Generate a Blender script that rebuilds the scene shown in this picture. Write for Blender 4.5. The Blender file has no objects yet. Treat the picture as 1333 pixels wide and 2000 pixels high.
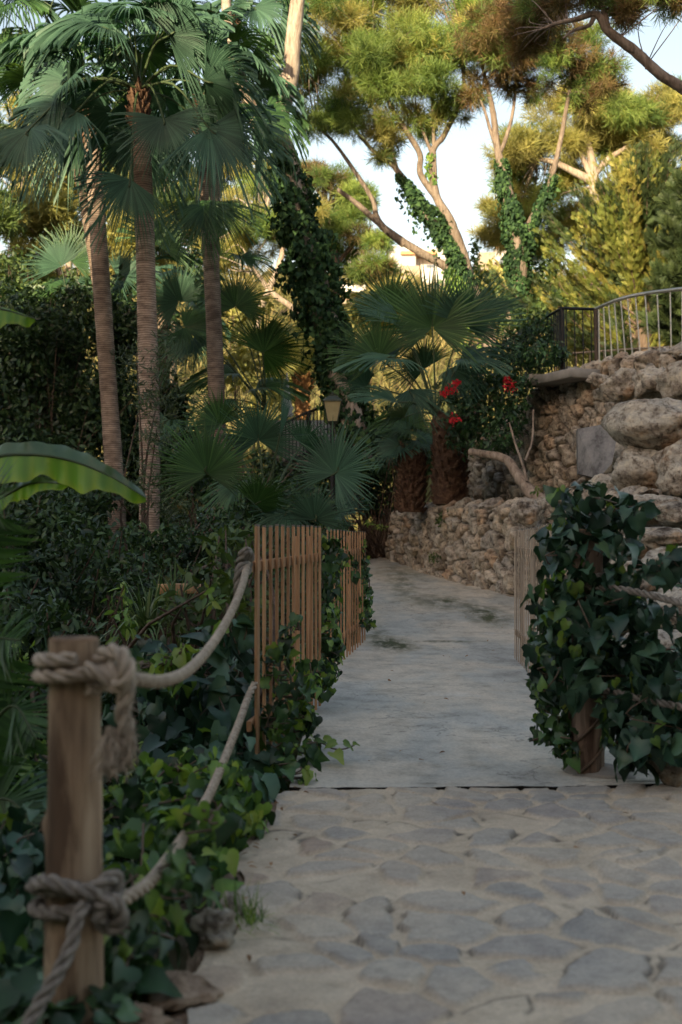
import bpy, bmesh, math, random
import numpy as np
from mathutils import Vector, noise as mnoise
R_ = math.radians
SC = bpy.context.scene
COL = SC.collection
random.seed(7)
rng = np.random.default_rng(11)

# ------------------------------------------------------------------ camera, world, sun, exposure
CH = 1.14          # eye height
F = 2400.0         # focal length in photo pixels (2000 px = frame height)
HY = 1040.0        # horizon row
cam_d = bpy.data.cameras.new("camera")
cam = bpy.data.objects.new("camera", cam_d)
COL.objects.link(cam)
SC.camera = cam
cam.location = (0, 0, CH)
cam.rotation_euler = (R_(90), 0, 0)
cam_d.sensor_fit = 'VERTICAL'
cam_d.sensor_height = 36.0
cam_d.lens = 36.0 * F / 2000.0
cam_d.shift_y = (HY - 1000.0) / 2000.0
cam_d.clip_start = 0.05
cam_d.clip_end = 3000
cam_d.dof.use_dof = True
cam_d.dof.focus_distance = 9.5
cam_d.dof.aperture_fstop = 3.0

SUN_EL, SUN_AZ = 17.0, 203.0     # azimuth measured from +Y clockwise: behind the camera, to the left
w = bpy.data.worlds.new("World")
SC.world = w
w.use_nodes = True
nt = w.node_tree
bg = nt.nodes["Background"]
sky = nt.nodes.new("ShaderNodeTexSky")
sky.sky_type = 'NISHITA'
sky.sun_disc = False
sky.sun_elevation = R_(SUN_EL)
sky.sun_rotation = R_(SUN_AZ)
sky.air_density = 1.0
sky.dust_density = 1.2
sky.ozone_density = 1.0
tint = nt.nodes.new("ShaderNodeMix"); tint.data_type = 'RGBA'; tint.blend_type = 'MULTIPLY'
tint.inputs[0].default_value = 1.0
tint.inputs[7].default_value = (1.27, 1.0, 0.775, 1)       # the photograph's warm white balance
nt.links.new(sky.outputs[0], tint.inputs[6])
nt.links.new(tint.outputs[2], bg.inputs[0])
bg.inputs[1].default_value = 0.13
sd = bpy.data.lights.new("sun", 'SUN')
sd.energy = 4.4
sd.angle = R_(0.6)
sd.color = (1.0, 0.83, 0.52)
sun = bpy.data.objects.new("sun", sd)
COL.objects.link(sun)
_az = R_(SUN_AZ)
_to = Vector((math.sin(_az) * math.cos(R_(SUN_EL)), math.cos(_az) * math.cos(R_(SUN_EL)), math.sin(R_(SUN_EL))))
sun.rotation_euler = _to.to_track_quat('Z', 'Y').to_euler()
SC.view_settings.view_transform = 'Standard'
SC.view_settings.look = 'None'
SC.view_settings.exposure = 1.42
SC.view_settings.gamma = 1.0
SC.render.engine = 'CYCLES'
SC.cycles.max_bounces = 6
SC.cycles.diffuse_bounces = 4
SC.cycles.glossy_bounces = 2
SC.cycles.transmission_bounces = 4
SC.cycles.transparent_max_bounces = 4
SC.cycles.use_adaptive_sampling = True
SC.cycles.adaptive_threshold = 0.02
SC.cycles.use_denoising = True


def P(px, py, d):
    """photo pixel + distance -> world point (used to lay out the place)"""
    return np.array([(px - 666.5) / F * d, d, CH - (py - HY) / F * d])


def S(px, d):
    return px / F * d


# ------------------------------------------------------------------ mesh helpers
def unit(v):
    v = np.asarray(v, float)
    return v / np.maximum(np.linalg.norm(v, axis=-1, keepdims=True), 1e-9)


class Geo:
    """collects numpy pieces that become ONE mesh"""
    def __init__(s):
        s.V, s.Q, s.T, s.A, s.n, s.QM, s.TM = [], [], [], [], 0, [], []

    def add(s, V, Fc, rnd=0.5, mi=0):
        V = np.asarray(V, float).reshape(-1, 3)
        Fc = np.asarray(Fc, int)
        s.V.append(V)
        if Fc.shape[1] == 4:
            s.Q.append(Fc + s.n); s.QM.append(np.full(len(Fc), mi))
        else:
            s.T.append(Fc + s.n); s.TM.append(np.full(len(Fc), mi))
        s.A.append(np.broadcast_to(np.asarray(rnd, float), (len(V),)))
        s.n += len(V)

    def build(s, name, mats, parent=None, smooth=True, attr2=None):
        V = np.concatenate(s.V)
        Q = np.concatenate(s.Q) if s.Q else np.zeros((0, 4), int)
        T = np.concatenate(s.T) if s.T else np.zeros((0, 3), int)
        me = bpy.data.meshes.new(name)
        me.vertices.add(len(V))
        me.vertices.foreach_set('co', V.astype(np.float32).ravel())
        loops = np.concatenate([Q.ravel(), T.ravel()])
        me.loops.add(len(loops))
        me.loops.foreach_set('vertex_index', loops.astype(np.int32))
        me.polygons.add(len(Q) + len(T))
        st = np.concatenate([np.arange(len(Q)) * 4, len(Q) * 4 + np.arange(len(T)) * 3])
        me.polygons.foreach_set('loop_start', st.astype(np.int32))
        mi = np.concatenate([np.concatenate(s.QM) if s.QM else np.zeros(0), np.concatenate(s.TM) if s.TM else np.zeros(0)])
        me.polygons.foreach_set('material_index', mi.astype(np.int32))
        me.polygons.foreach_set('use_smooth', np.full(len(st), bool(smooth)))
        at = me.attributes.new('rnd', 'FLOAT', 'POINT')
        at.data.foreach_set('value', np.concatenate(s.A).astype(np.float32))
        if attr2 is not None:
            for k, v in attr2.items():
                a2 = me.attributes.new(k, 'FLOAT', 'POINT')
                a2.data.foreach_set('value', np.asarray(v, np.float32).ravel())
        me.update(calc_edges=True)
        me.validate()
        for m in (mats if isinstance(mats, (list, tuple)) else [mats]):
            me.materials.append(m)
        o = bpy.data.objects.new(name, me)
        COL.objects.link(o)
        if parent is not None:
            o.parent = parent
        return o


def centre(o, base=None):
    """move a top-level mesh's origin to its base"""
    me = o.data
    n = len(me.vertices)
    co = np.empty(n * 3, np.float32)
    me.vertices.foreach_get('co', co)
    co = co.reshape(-1, 3)
    b = np.array([(co[:, 0].min() + co[:, 0].max()) / 2, (co[:, 1].min() + co[:, 1].max()) / 2, co[:, 2].min()]) if base is None else np.asarray(base)
    me.vertices.foreach_set('co', (co - b).astype(np.float32).ravel())
    o.location = tuple(float(x) for x in b)
    me.update()
    return o


def tag(o, label=None, cat=None, group=None, kind=None):
    if label: o['label'] = label
    if cat: o['category'] = cat
    if group: o['group'] = group
    if kind: o['kind'] = kind
    return o


def empty(name, loc, label, cat, group=None, kind=None):
    o = bpy.data.objects.new(name, None)
    COL.objects.link(o)
    o.location = tuple(float(x) for x in loc)
    o.empty_display_size = 0.1
    return tag(o, label, cat, group, kind)


def under(child, parent):
    """parent a mesh written in world coordinates to an empty, keeping it where it is"""
    child.parent = parent
    child.location = tuple(-x for x in parent.location)
    return child


def smoothpath(pts, n=8):
    """Catmull-Rom through the points"""
    p = np.asarray(pts, float)
    if len(p) < 3:
        t = np.linspace(0, 1, n * (len(p) - 1) + 1)[:, None]
        return p[0] * (1 - t) + p[-1] * t
    q = np.vstack([2 * p[0] - p[1], p, 2 * p[-1] - p[-2]])
    out = []
    for i in range(1, len(q) - 2):
        t = np.linspace(0, 1, n, endpoint=False)[:, None]
        a, b, c, d = q[i - 1], q[i], q[i + 1], q[i + 2]
        out.append(.5 * ((2 * b) + (-a + c) * t + (2 * a - 5 * b + 4 * c - d) * t ** 2 + (-a + 3 * b - 3 * c + d) * t ** 3))
    out.append(p[-1:])
    return np.vstack(out)


def frames(p):
    t = unit(np.gradient(p, axis=0))
    up = np.array([0, 0, 1.0]) if abs(t[0, 2]) < .9 else np.array([1.0, 0, 0])
    a = np.zeros_like(p)
    a[0] = unit(np.cross(t[0], up))
    for i in range(1, len(p)):
        v = a[i - 1] - t[i] * np.dot(a[i - 1], t[i])
        a[i] = unit(v)
    return t, a, np.cross(t, a)


def tube(g, pts, rad, seg=8, rnd=.5, mi=0, rough=0.0, cap=True, smooth=6):
    p = smoothpath(pts, smooth) if smooth else np.asarray(pts, float)
    r = np.interp(np.linspace(0, 1, len(p)), np.linspace(0, 1, len(rad)), rad) if np.ndim(rad) else np.full(len(p), rad)
    t, a, b = frames(p)
    th = np.linspace(0, 2 * math.pi, seg, endpoint=False)
    rr = r[:, None] * (1 + rough * rng.normal(size=(len(p), seg)))
    V = p[:, None, :] + rr[..., None] * (np.cos(th)[None, :, None] * a[:, None, :] + np.sin(th)[None, :, None] * b[:, None, :])
    n = len(p)
    i, j = np.meshgrid(np.arange(n - 1), np.arange(seg), indexing='ij')
    j2 = (j + 1) % seg
    Fq = np.stack([i * seg + j, i * seg + j2, (i + 1) * seg + j2, (i + 1) * seg + j], -1).reshape(-1, 4)
    g.add(V.reshape(-1, 3), Fq, rnd, mi)
    if cap:
        for e, k in ((0, 0), (n - 1, 1)):
            ring = V[e]
            c = ring.mean(0)
            idx = np.arange(seg)
            tri = np.stack([idx, (idx + 1) % seg, np.full(seg, seg)], -1)
            if k == 0: tri = tri[:, ::-1]
            g.add(np.vstack([ring, c]), tri, rnd, mi)


def rope(g, pts, R, lay=None, rnd=.5, mi=0, n=10, seg=8):
    """three twisted strands"""
    p = smoothpath(pts, n)
    L = np.concatenate([[0], np.cumsum(np.linalg.norm(np.diff(p, axis=0), axis=1))])
    m = max(8, int(L[-1] / (R * .5)))
    s = np.linspace(0, L[-1], m)
    p = np.stack([np.interp(s, L, p[:, k]) for k in range(3)], -1)
    t, a, b = frames(p)
    lay = lay or R * 7
    for k in range(3):
        ph = 2 * math.pi * (s / lay + k / 3)
        q = p + R * .56 * (np.cos(ph)[:, None] * a + np.sin(ph)[:, None] * b)
        tube(g, q, R * .50, seg, rnd + .1 * (k - 1), mi, 0.03, True, 0)


def box(g, c, sx, sy, sz, rz=0.0, rnd=.5, mi=0, bev=0.0):
    bm = bmesh.new()
    bmesh.ops.create_cube(bm, size=1)
    for v in bm.verts:
        v.co = Vector((v.co.x * sx, v.co.y * sy, v.co.z * sz))
    if bev:
        bmesh.ops.bevel(bm, geom=bm.edges[:], offset=bev, segments=1, affect='EDGES')
    bmesh.ops.triangulate(bm, faces=bm.faces[:])
    V = np.array([v.co[:] for v in bm.verts])
    Ft = np.array([[v.index for v in f.verts] for f in bm.faces])
    bm.free()
    ca, sa = math.cos(rz), math.sin(rz)
    V = V @ np.array([[ca, sa, 0], [-sa, ca, 0], [0, 0, 1]]) + np.asarray(c)
    g.add(V, Ft, rnd, mi)


def scatter(g, TV, TF, pos, xd, zd, sc, rnd=None, mi=0):
    """copies a template with local x along xd and local z near zd"""
    n = len(pos)
    if n == 0: return
    x = unit(xd)
    z = unit(zd - x * np.sum(zd * x, -1, keepdims=True))
    y = np.cross(z, x)
    sc = np.broadcast_to(np.asarray(sc, float), (n,))
    V = pos[:, None, :] + sc[:, None, None] * (TV[None, :, 0:1] * x[:, None, :] + TV[None, :, 1:2] * y[:, None, :] + TV[None, :, 2:3] * z[:, None, :])
    k = len(TV)
    Fc = (TF[None] + (np.arange(n) * k)[:, None, None]).reshape(-1, TF.shape[1])
    if rnd is None: rnd = rng.random(n)
    off = np.zeros(k)
    if k in (16, 10):                       # paler midrib, darker rim
        off[:] = -.08; off[:4] = .20
    g.add(V.reshape(-1, 3), Fc, np.clip(np.repeat(np.clip(rnd, 0, 1), k) + np.tile(off, n), 0, 1), mi)


# leaf templates (x = length, z = upper side)
def t_ivy():
    h = [(-.15, .24), (.0, .45), (.2, .40), (.38, .43), (.62, .24), (.84, .10)]
    V = [(0, 0, 0), (.3, 0, 0), (.6, 0, 0), (1, 0, 0)]
    up = [(x, y, 0) for x, y in h]
    V += up + [(x, -y, 0) for x, y in h]
    V = np.array(V)
    V[:, 2] = .42 * np.abs(V[:, 1]) ** 1.3 - .38 * V[:, 0] ** 2 + .06 * np.sin(V[:, 0] * 9) * np.sign(V[:, 1])
    a = lambda i: 4 + i
    b = lambda i: 10 + i
    T = [(0, a(1), a(0)), (0, 1, a(1)), (1, a(2), a(1)), (1, a(3), a(2)), (1, 2, a(3)), (2, a(4), a(3)), (2, a(5), a(4)), (2, 3, a(5)),
         (0, b(0), b(1)), (0, b(1), 1), (1, b(1), b(2)), (1, b(2), b(3)), (1, b(3), 2), (2, b(3), b(4)), (2, b(4), b(5)), (2, b(5), 3)]
    return V, np.array(T)


def t_heart():
    V, T = t_ivy()
    V = V.copy()
    h = [(-.17, .20), (-.10, .40), (.10, .49), (.32, .44), (.58, .28), (.80, .12)]
    for i, (x, y) in enumerate(h):
        V[4 + i, :2] = (x, y); V[10 + i, :2] = (x, -y)
    V[:, 2] = .30 * np.abs(V[:, 1]) - .5 * V[:, 0] ** 2
    return V, T


def t_leaf(w=.22, fold=.3, curl=.25):
    V = np.array([(0, 0, 0), (.35, 0, 0), (.7, 0, 0), (1, 0, 0), (.2, w * .8, 0), (.5, w, 0), (.8, w * .55, 0), (.2, -w * .8, 0), (.5, -w, 0), (.8, -w * .55, 0)], float)
    V[:, 2] = fold * np.abs(V[:, 1]) - curl * V[:, 0] ** 2
    T = np.array([(0, 1, 4), (1, 5, 4), (1, 2, 5), (2, 6, 5), (2, 3, 6), (0, 7, 1), (1, 7, 8), (1, 8, 2), (2, 8, 9), (2, 9, 3)])
    return V, T


def t_small(w=.3):
    V = np.array([(0, 0, 0), (.5, w, .06), (1, 0, -.08), (.5, -w, .06)], float)
    return V, np.array([(0, 2, 1), (0, 3, 2)])


def t_tuft(n=10, L=1.0, wid=.036, spread=1.0, seed=1):
    r = np.random.default_rng(seed)
    V, T = [], []
    for i in range(n):
        th = r.random() * 2 * math.pi
        el = r.uniform(.15, 1.0) * spread
        d = np.array([math.cos(el), math.sin(el) * math.cos(th), math.sin(el) * math.sin(th)])
        s = unit(np.cross(d, r.normal(size=3)))
        l = L * r.uniform(.7, 1.1)
        b = np.array([r.uniform(-.3, .3), 0, 0])
        k = len(V)
        V += [b + s * wid * .5, b - s * wid * .5, b + d * l * .65 - s * wid * .45, b + d * l * .65 + s * wid * .45, b + d * l]
        T += [(k, k + 1, k + 2), (k, k + 2, k + 3), (k + 3, k + 2, k + 4)]
    return np.array(V), np.array(T)


def t_spray(n=9, seed=3):
    """flat cypress spray"""
    r = np.random.default_rng(seed)
    V, T = [], []
    def bl(b, d, l, w):
        s = unit(np.cross(d, (0, 0, 1)))
        k = len(V)
        V.extend([b + s * w, b - s * w, b + d * l * .6 - s * w, b + d * l * .6 + s * w, b + d * l])
        T.extend([(k, k + 1, k + 2), (k, k + 2, k + 3), (k + 3, k + 2, k + 4)])
    bl(np.zeros(3), np.array([1., 0, 0]), 1.0, .022)
    for i in range(n):
        for sg in (-1, 1):
            x = .08 + i * .85 / n
            a = sg * r.uniform(.5, .75)
            d = unit(np.array([math.cos(a), math.sin(a), r.normal() * .25]))
            bl(np.array([x, 0, 0]), d, (1 - x) * .5 + .10, .018)
    return np.array(V), np.array(T)


HEART = t_heart()
IVY, LEAF, SMALL, TUFT, SPRAY = t_ivy(), t_leaf(), t_small(), t_tuft(), t_spray()
TUFT2 = t_tuft(9, 1, .07, 1.3, 5)
LONG = t_leaf(.09, .3, .35)


def blob_points(c, r, n, inner=.55):
    """points + outward normals in an uneven ellipsoid shell"""
    d = unit(rng.normal(size=(n, 3)))
    lump = 1 + .16 * np.sin(d[:, 0] * 5.3 + c[0] * 9) * np.sin(d[:, 1] * 4.7 + c[2] * 7) + .14 * np.sin(d[:, 2] * 6.1 + c[0] * 5)
    q = rng.uniform(inner ** 3, 1, n) ** (1 / 3) * lump
    pos = np.asarray(c) + d * np.asarray(r) * q[:, None]
    nn = unit(d / np.asarray(r))
    return pos, nn


def leaves_in_blob(g, tpl, c, r, n, size, inner=.5, hang=.6, mi=0, shade=True, jit=.55):
    pos, nn = blob_points(c, r, n, inner)
    nn = unit(nn + rng.normal(size=nn.shape) * jit + np.array([0, 0, .35]))
    xd = rng.normal(size=nn.shape) * .6 + np.array([0, 0, -hang]) + nn * .25
    sz = size * rng.uniform(.45, 1.3, n)
    if tpl is IVY and n > 3:
        k = int(n * .6)
        scatter(g, IVY[0], IVY[1], pos[:k], xd[:k], nn[:k], sz[:k], None, mi)
        scatter(g, HEART[0], HEART[1], pos[k:], xd[k:], nn[k:], sz[k:] * .9, None, mi)
        return
    scatter(g, tpl[0], tpl[1], pos, xd, nn, sz, None, mi)


# ------------------------------------------------------------------ materials
def new_mat(name):
    m = bpy.data.materials.new(name)
    m.use_nodes = True
    n = m.node_tree
    n.nodes.clear()
    out = n.nodes.new('ShaderNodeOutputMaterial')
    return m, n, out


def N(n, t, **kw):
    nd = n.nodes.new(t)
    for k, v in kw.items():
        setattr(nd, k, v)
    return nd


def ramp(n, fac, stops):
    r = N(n, 'ShaderNodeValToRGB')
    cr = r.color_ramp
    while len(cr.elements) < len(stops): cr.elements.new(.5)
    for e, (p, c) in zip(cr.elements, stops):
        e.position = p
        e.color = (*c, 1) if len(c) == 3 else c
    n.links.new(fac, r.inputs[0])
    return r.outputs[0]


def mixc(n, fac, a, b, mode='MIX'):
    m = N(n, 'ShaderNodeMix', data_type='RGBA', blend_type=mode)
    for s, v in ((m.inputs[0], fac), (m.inputs[6], a), (m.inputs[7], b)):
        if hasattr(v, 'default_value') or hasattr(v, 'is_linked'): n.links.new(v, s)
        elif isinstance(v, (int, float)): s.default_value = v
        else: s.default_value = (*v, 1)
    return m.outputs[2]


def leafmat(name, cols, trans=.35, rough=.45, tcol=None, spec=.4):
    m, n, out = new_mat(name)
    at = N(n, 'ShaderNodeAttribute', attribute_name='rnd')
    c = ramp(n, at.outputs['Fac'], [(i / (len(cols) - 1), x) for i, x in enumerate(cols)])
    tc = N(n, 'ShaderNodeTexCoord')
    nz = N(n, 'ShaderNodeTexNoise'); nz.inputs['Scale'].default_value = 1.3; nz.inputs['Detail'].default_value = 3
    n.links.new(tc.outputs['Object'], nz.inputs['Vector'])
    v = ramp(n, nz.outputs['Fac'], [(.3, (.62, .62, .62)), (.7, (1.3, 1.3, 1.3))])
    c = mixc(n, 1.0, c, v, 'MULTIPLY')
    b = N(n, 'ShaderNodeBsdfPrincipled')
    b.inputs['Roughness'].default_value = rough
    b.inputs['Specular IOR Level'].default_value = spec
    n.links.new(c, b.inputs['Base Color'])
    t = N(n, 'ShaderNodeBsdfTranslucent')
    tcc = mixc(n, 1.0, c, tcol or (1.5, 1.35, .55), 'MULTIPLY')
    n.links.new(tcc, t.inputs['Color'])
    mx = N(n, 'ShaderNodeMixShader'); mx.inputs[0].default_value = trans
    n.links.new(b.outputs[0], mx.inputs[1]); n.links.new(t.outputs[0], mx.inputs[2])
    n.links.new(mx.outputs[0], out.inputs[0])
    return m


def surf(name, build, rough=.85, spec=.3, bump=None):
    """build(nodes, texcoord) -> (colour socket, height socket or None)"""
    m, n, out = new_mat(name)
    tc = N(n, 'ShaderNodeTexCoord')
    c, h = build(n, tc.outputs['Object'])
    b = N(n, 'ShaderNodeBsdfPrincipled')
    b.inputs['Roughness'].default_value = rough
    b.inputs['Specular IOR Level'].default_value = spec
    if hasattr(c, 'is_linked'): n.links.new(c, b.inputs['Base Color'])
    else: b.inputs['Base Color'].default_value = (*c, 1)
    if h is not None:
        bp = N(n, 'ShaderNodeBump'); bp.inputs['Strength'].default_value = (bump or (.5, .02))[0]; bp.inputs['Distance'].default_value = (bump or (.5, .02))[1]
        n.links.new(h, bp.inputs['Height']); n.links.new(bp.outputs[0], b.inputs['Normal'])
    n.links.new(b.outputs[0], out.inputs[0])
    return m


def noise_(n, vec, scale, detail=4, rough=.55, sc3=None, dist=0):
    if sc3:
        mp = N(n, 'ShaderNodeMapping'); mp.inputs['Scale'].default_value = sc3
        n.links.new(vec, mp.inputs[0]); vec = mp.outputs[0]
    z = N(n, 'ShaderNodeTexNoise')
    z.inputs['Scale'].default_value = scale; z.inputs['Detail'].default_value = detail; z.inputs['Roughness'].default_value = rough
    z.inputs['Distortion'].default_value = dist
    n.links.new(vec, z.inputs['Vector'])
    return z.outputs['Fac']


def flat(name, col, rough=.6, metal=0.0, spec=.4, var=.2):
    m, n, out = new_mat(name)
    tc = N(n, 'ShaderNodeTexCoord')
    a = noise_(n, tc.outputs['Object'], 12, 5, .6)
    c = mixc(n, 1.0, col, ramp(n, a, [(.3, (1 - var,) * 3), (.7, (1 + var,) * 3)]), 'MULTIPLY')
    b = N(n, 'ShaderNodeBsdfPrincipled')
    b.inputs['Roughness'].default_value = rough; b.inputs['Metallic'].default_value = metal
    b.inputs['Specular IOR Level'].default_value = spec
    n.links.new(c, b.inputs['Base Color']); n.links.new(b.outputs[0], out.inputs[0])
    return m



def m_bark(c1, c2, c3, sc=(6, 6, 1.4)):
    def f(n, v):
        a = noise_(n, v, 3, 6, .65, sc, .5)
        b = noise_(n, v, .9, 3)
        c = ramp(n, a, [(.3, c1), (.5, c2), (.72, c3)])
        c = mixc(n, .5, c, ramp(n, b, [(.3, (.6, .55, .5)), (.7, (1.2, 1.2, 1.2))]), 'MULTIPLY')
        return c, a
    return f


def f_palm(n, v):
    wv = N(n, 'ShaderNodeTexWave', wave_type='BANDS', bands_direction='Z')
    wv.inputs['Scale'].default_value = 9; wv.inputs['Distortion'].default_value = 2.2; wv.inputs['Detail'].default_value = 5
    n.links.new(v, wv.inputs['Vector'])
    a = noise_(n, v, 4, 6, .6, (1.2, 1.2, 3))
    b = noise_(n, v, .8, 3)
    c = ramp(n, wv.outputs['Fac'], [(.0, (.15, .118, .098)), (.35, (.235, .19, .16)), (1, (.31, .26, .22))])
    c = mixc(n, .8, c, ramp(n, a, [(.35, (.45, .4, .37)), (.65, (1.4, 1.35, 1.3))]), 'MULTIPLY')
    c = mixc(n, .8, c, ramp(n, b, [(.38, (.5, .45, .42)), (.62, (1.25, 1.2, 1.15))]), 'MULTIPLY')
    return c, wv.outputs['Fac']


def f_wood(c1, c2, c3, sc=(14, 14, .9)):
    def f(n, v):
        a = noise_(n, v, 2.2, 7, .6, sc, 1.2)
        b = noise_(n, v, 3, 5, .6, (4.5, 4.5, .9), .5)
        at = N(n, 'ShaderNodeAttribute', attribute_name='rnd')
        c = ramp(n, a, [(.25, c1), (.5, c2), (.75, c3)])
        c = mixc(n, .85, c, ramp(n, b, [(.40, (.25, .20, .18)), (.52, (1.0, .98, .95)), (.66, (1.2, 1.2, 1.2))]), 'MULTIPLY')
        c = mixc(n, .6, c, ramp(n, at.outputs['Fac'], [(0, (.6, .55, .5)), (1, (1.3, 1.3, 1.3))]), 'MULTIPLY')
        return c, a
    return f


def f_slat(c1, c2, c3):
    def f(n, v):
        a = noise_(n, v, 4, 5, .6, (10, 10, .8), .6)
        at = N(n, 'ShaderNodeAttribute', attribute_name='rnd')
        c = ramp(n, a, [(.25, c1), (.5, c2), (.75, c3)])
        c = mixc(n, .8, c, ramp(n, at.outputs['Fac'], [(0, (.65, .62, .6)), (1, (1.25, 1.25, 1.25))]), 'MULTIPLY')
        return c, a
    return f


def f_stone(warm=1.0):
    def f(n, v):
        at = N(n, 'ShaderNodeAttribute', attribute_name='rnd')
        mk = N(n, 'ShaderNodeAttribute', attribute_name='stone')
        c = ramp(n, at.outputs['Fac'], [(0, (.30, .25, .20)), (.3, (.45, .39, .31)), (.6, (.39, .365, .33)), (.85, (.56, .49, .40)), (1, (.40, .28, .19))])
        a = noise_(n, v, 6, 10, .8)
        b = noise_(n, v, 2.6, 6, .7)
        c = mixc(n, .75, c, ramp(n, a, [(.36, (.30, .27, .25)), (.5, (1, 1, 1)), (.64, (1.5, 1.5, 1.42))]), 'MULTIPLY')
        c = mixc(n, .6, c, ramp(n, b, [(.35, (.75, .7, .65)), (.55, (1, 1, 1)), (.7, (1.25, .98, .72))]), 'MULTIPLY')
        p = noise_(n, v, 17, 5, .65)
        c = mixc(n, .8, c, ramp(n, p, [(.38, (.35, .3, .27)), (.47, (1, 1, 1)), (.62, (1.18, 1.18, 1.15))]), 'MULTIPLY')
        c = mixc(n, mk.outputs['Fac'], (.05, .04, .032), c)
        return c, a
    return f


def f_boulder(n, v):
    a = noise_(n, v, 5, 10, .8)
    b = noise_(n, v, 2.4, 8, .68, (1, 1, 2.0), .6)
    d = noise_(n, v, 1.6, 6, .7)
    c = ramp(n, b, [(.34, (.14, .115, .095)), (.43, (.42, .36, .29)), (.52, (.56, .51, .43)), (.6, (.45, .41, .35)), (.68, (.60, .56, .49))])
    c = mixc(n, ramp(n, d, [(.52, (0, 0, 0)), (.62, (.75, .75, .75))]), c, (.36, .21, .11))
    c = mixc(n, .9, c, ramp(n, a, [(.37, (.28, .25, .23)), (.5, (1, 1, 1)), (.64, (1.4, 1.38, 1.3))]), 'MULTIPLY')
    p = noise_(n, v, 15, 5, .65)
    c = mixc(n, .8, c, ramp(n, p, [(.38, (.35, .3, .27)), (.47, (1, 1, 1)), (.62, (1.15, 1.15, 1.12))]), 'MULTIPLY')
    return c, a


def spot(n, v, x, y, rx, ry, amp):
    """an irregular stain of its own at a place on the path"""
    mp = N(n, 'ShaderNodeMapping'); mp.vector_type = 'POINT'
    mp.inputs['Location'].default_value = (-x / rx, -y / ry, 0); mp.inputs['Scale'].default_value = (1 / rx, 1 / ry, 0)
    n.links.new(v, mp.inputs[0])
    g = N(n, 'ShaderNodeTexGradient', gradient_type='SPHERICAL')
    n.links.new(mp.outputs[0], g.inputs[0])
    m = N(n, 'ShaderNodeMath', operation='MULTIPLY'); m.inputs[1].default_value = amp
    n.links.new(g.outputs['Fac'], m.inputs[0])
    return m.outputs[0]


def f_concrete(n, v):
    a = noise_(n, v, 1.1, 7, .62, (1, .6, 1), .4)
    b = noise_(n, v, 4, 9, .72, (1, .7, 1))
    d = noise_(n, v, 60, 3, .6)
    c = ramp(n, a, [(.30, (.34, .33, .30)), (.42, (.44, .435, .395)), (.50, (.52, .48, .405)), (.58, (.58, .515, .42)), (.68, (.57, .55, .50))])
    c = mixc(n, .75, c, ramp(n, b, [(.34, (.55, .55, .54)), (.5, (1, 1, 1)), (.66, (1.2, 1.2, 1.2))]), 'MULTIPLY')
    c = mixc(n, .6, c, ramp(n, d, [(.3, (.7, .7, .7)), (.6, (1.15, 1.15, 1.15))]), 'MULTIPLY')
    tot = None
    for s in ((1.75, 14.9, .35, 1.3, 1.6), (1.35, 16.2, .5, 1.2, 1.1), (.55, 12.3, .28, .8, 1.7), (1.1, 12.6, .6, .16, 1.2), (.9, 17.6, .3, 2.2, .9), (.95, 20, .6, 2.2, .8), (.35, 13.2, .25, 1.6, .9)):
        o = spot(n, v, *s)
        if tot is None: tot = o
        else:
            m = N(n, 'ShaderNodeMath', operation='ADD'); n.links.new(tot, m.inputs[0]); n.links.new(o, m.inputs[1]); tot = m.outputs[0]
    st = noise_(n, v, 7, 6, .7, (1, .35, 1))
    m = N(n, 'ShaderNodeMath', operation='MULTIPLY'); n.links.new(tot, m.inputs[0]); n.links.new(ramp(n, st, [(.35, (0, 0, 0)), (.6, (1, 1, 1))]), m.inputs[1])
    m.use_clamp = True
    c = mixc(n, m.outputs[0], c, (.075, .085, .04))
    cr = N(n, 'ShaderNodeTexVoronoi', feature='DISTANCE_TO_EDGE'); cr.inputs['Scale'].default_value = .55
    dn = N(n, 'ShaderNodeTexNoise'); dn.inputs['Scale'].default_value = 3; dn.inputs['Detail'].default_value = 6
    n.links.new(v, dn.inputs[0])
    ad = N(n, 'ShaderNodeVectorMath', operation='ADD'); n.links.new(v, ad.inputs[0]); n.links.new(dn.outputs['Color'], ad.inputs[1])
    n.links.new(ad.outputs[0], cr.inputs['Vector'])
    c = mixc(n, ramp(n, cr.outputs['Distance'], [(0, (.55, .55, .55)), (.006, (0, 0, 0))]), c, (.08, .075, .07))
    return c, b


def f_paving(n, v):
    at = N(n, 'ShaderNodeAttribute', attribute_name='rnd')
    mk = N(n, 'ShaderNodeAttribute', attribute_name='stone')
    edge_shade = N(n, 'ShaderNodeAttribute', attribute_name='crack')
    a = noise_(n, v, 3.0, 8, .65, (1, 1, 1), .5)
    b = noise_(n, v, 14, 7, .7)
    d = noise_(n, v, 90, 3, .6)
    st = ramp(n, at.outputs['Fac'], [(0, (.29, .275, .25)), (.3, (.36, .34, .31)), (.6, (.43, .39, .33)), (.85, (.33, .30, .275)), (1, (.38, .28, .21))])
    st = mixc(n, .7, st, ramp(n, b, [(.3, (.55, .55, .58)), (.52, (1, 1, 1)), (.75, (1.35, 1.3, 1.2))]), 'MULTIPLY')
    mo = ramp(n, a, [(.3, (.42, .34, .25)), (.5, (.57, .47, .345)), (.7, (.65, .54, .41))])
    mo = mixc(n, .5, mo, ramp(n, b, [(.3, (.7, .68, .66)), (.7, (1.2, 1.2, 1.2))]), 'MULTIPLY')
    c = mixc(n, mk.outputs['Fac'], mo, st)
    c = mixc(n, .6, c, ramp(n, d, [(.3, (.72, .72, .72)), (.65, (1.15, 1.15, 1.15))]), 'MULTIPLY')
    c = mixc(n, edge_shade.outputs['Fac'], c, (.03, .027, .025))  # dark shade colour painted over the stones' far edges
    return c, b


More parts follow.
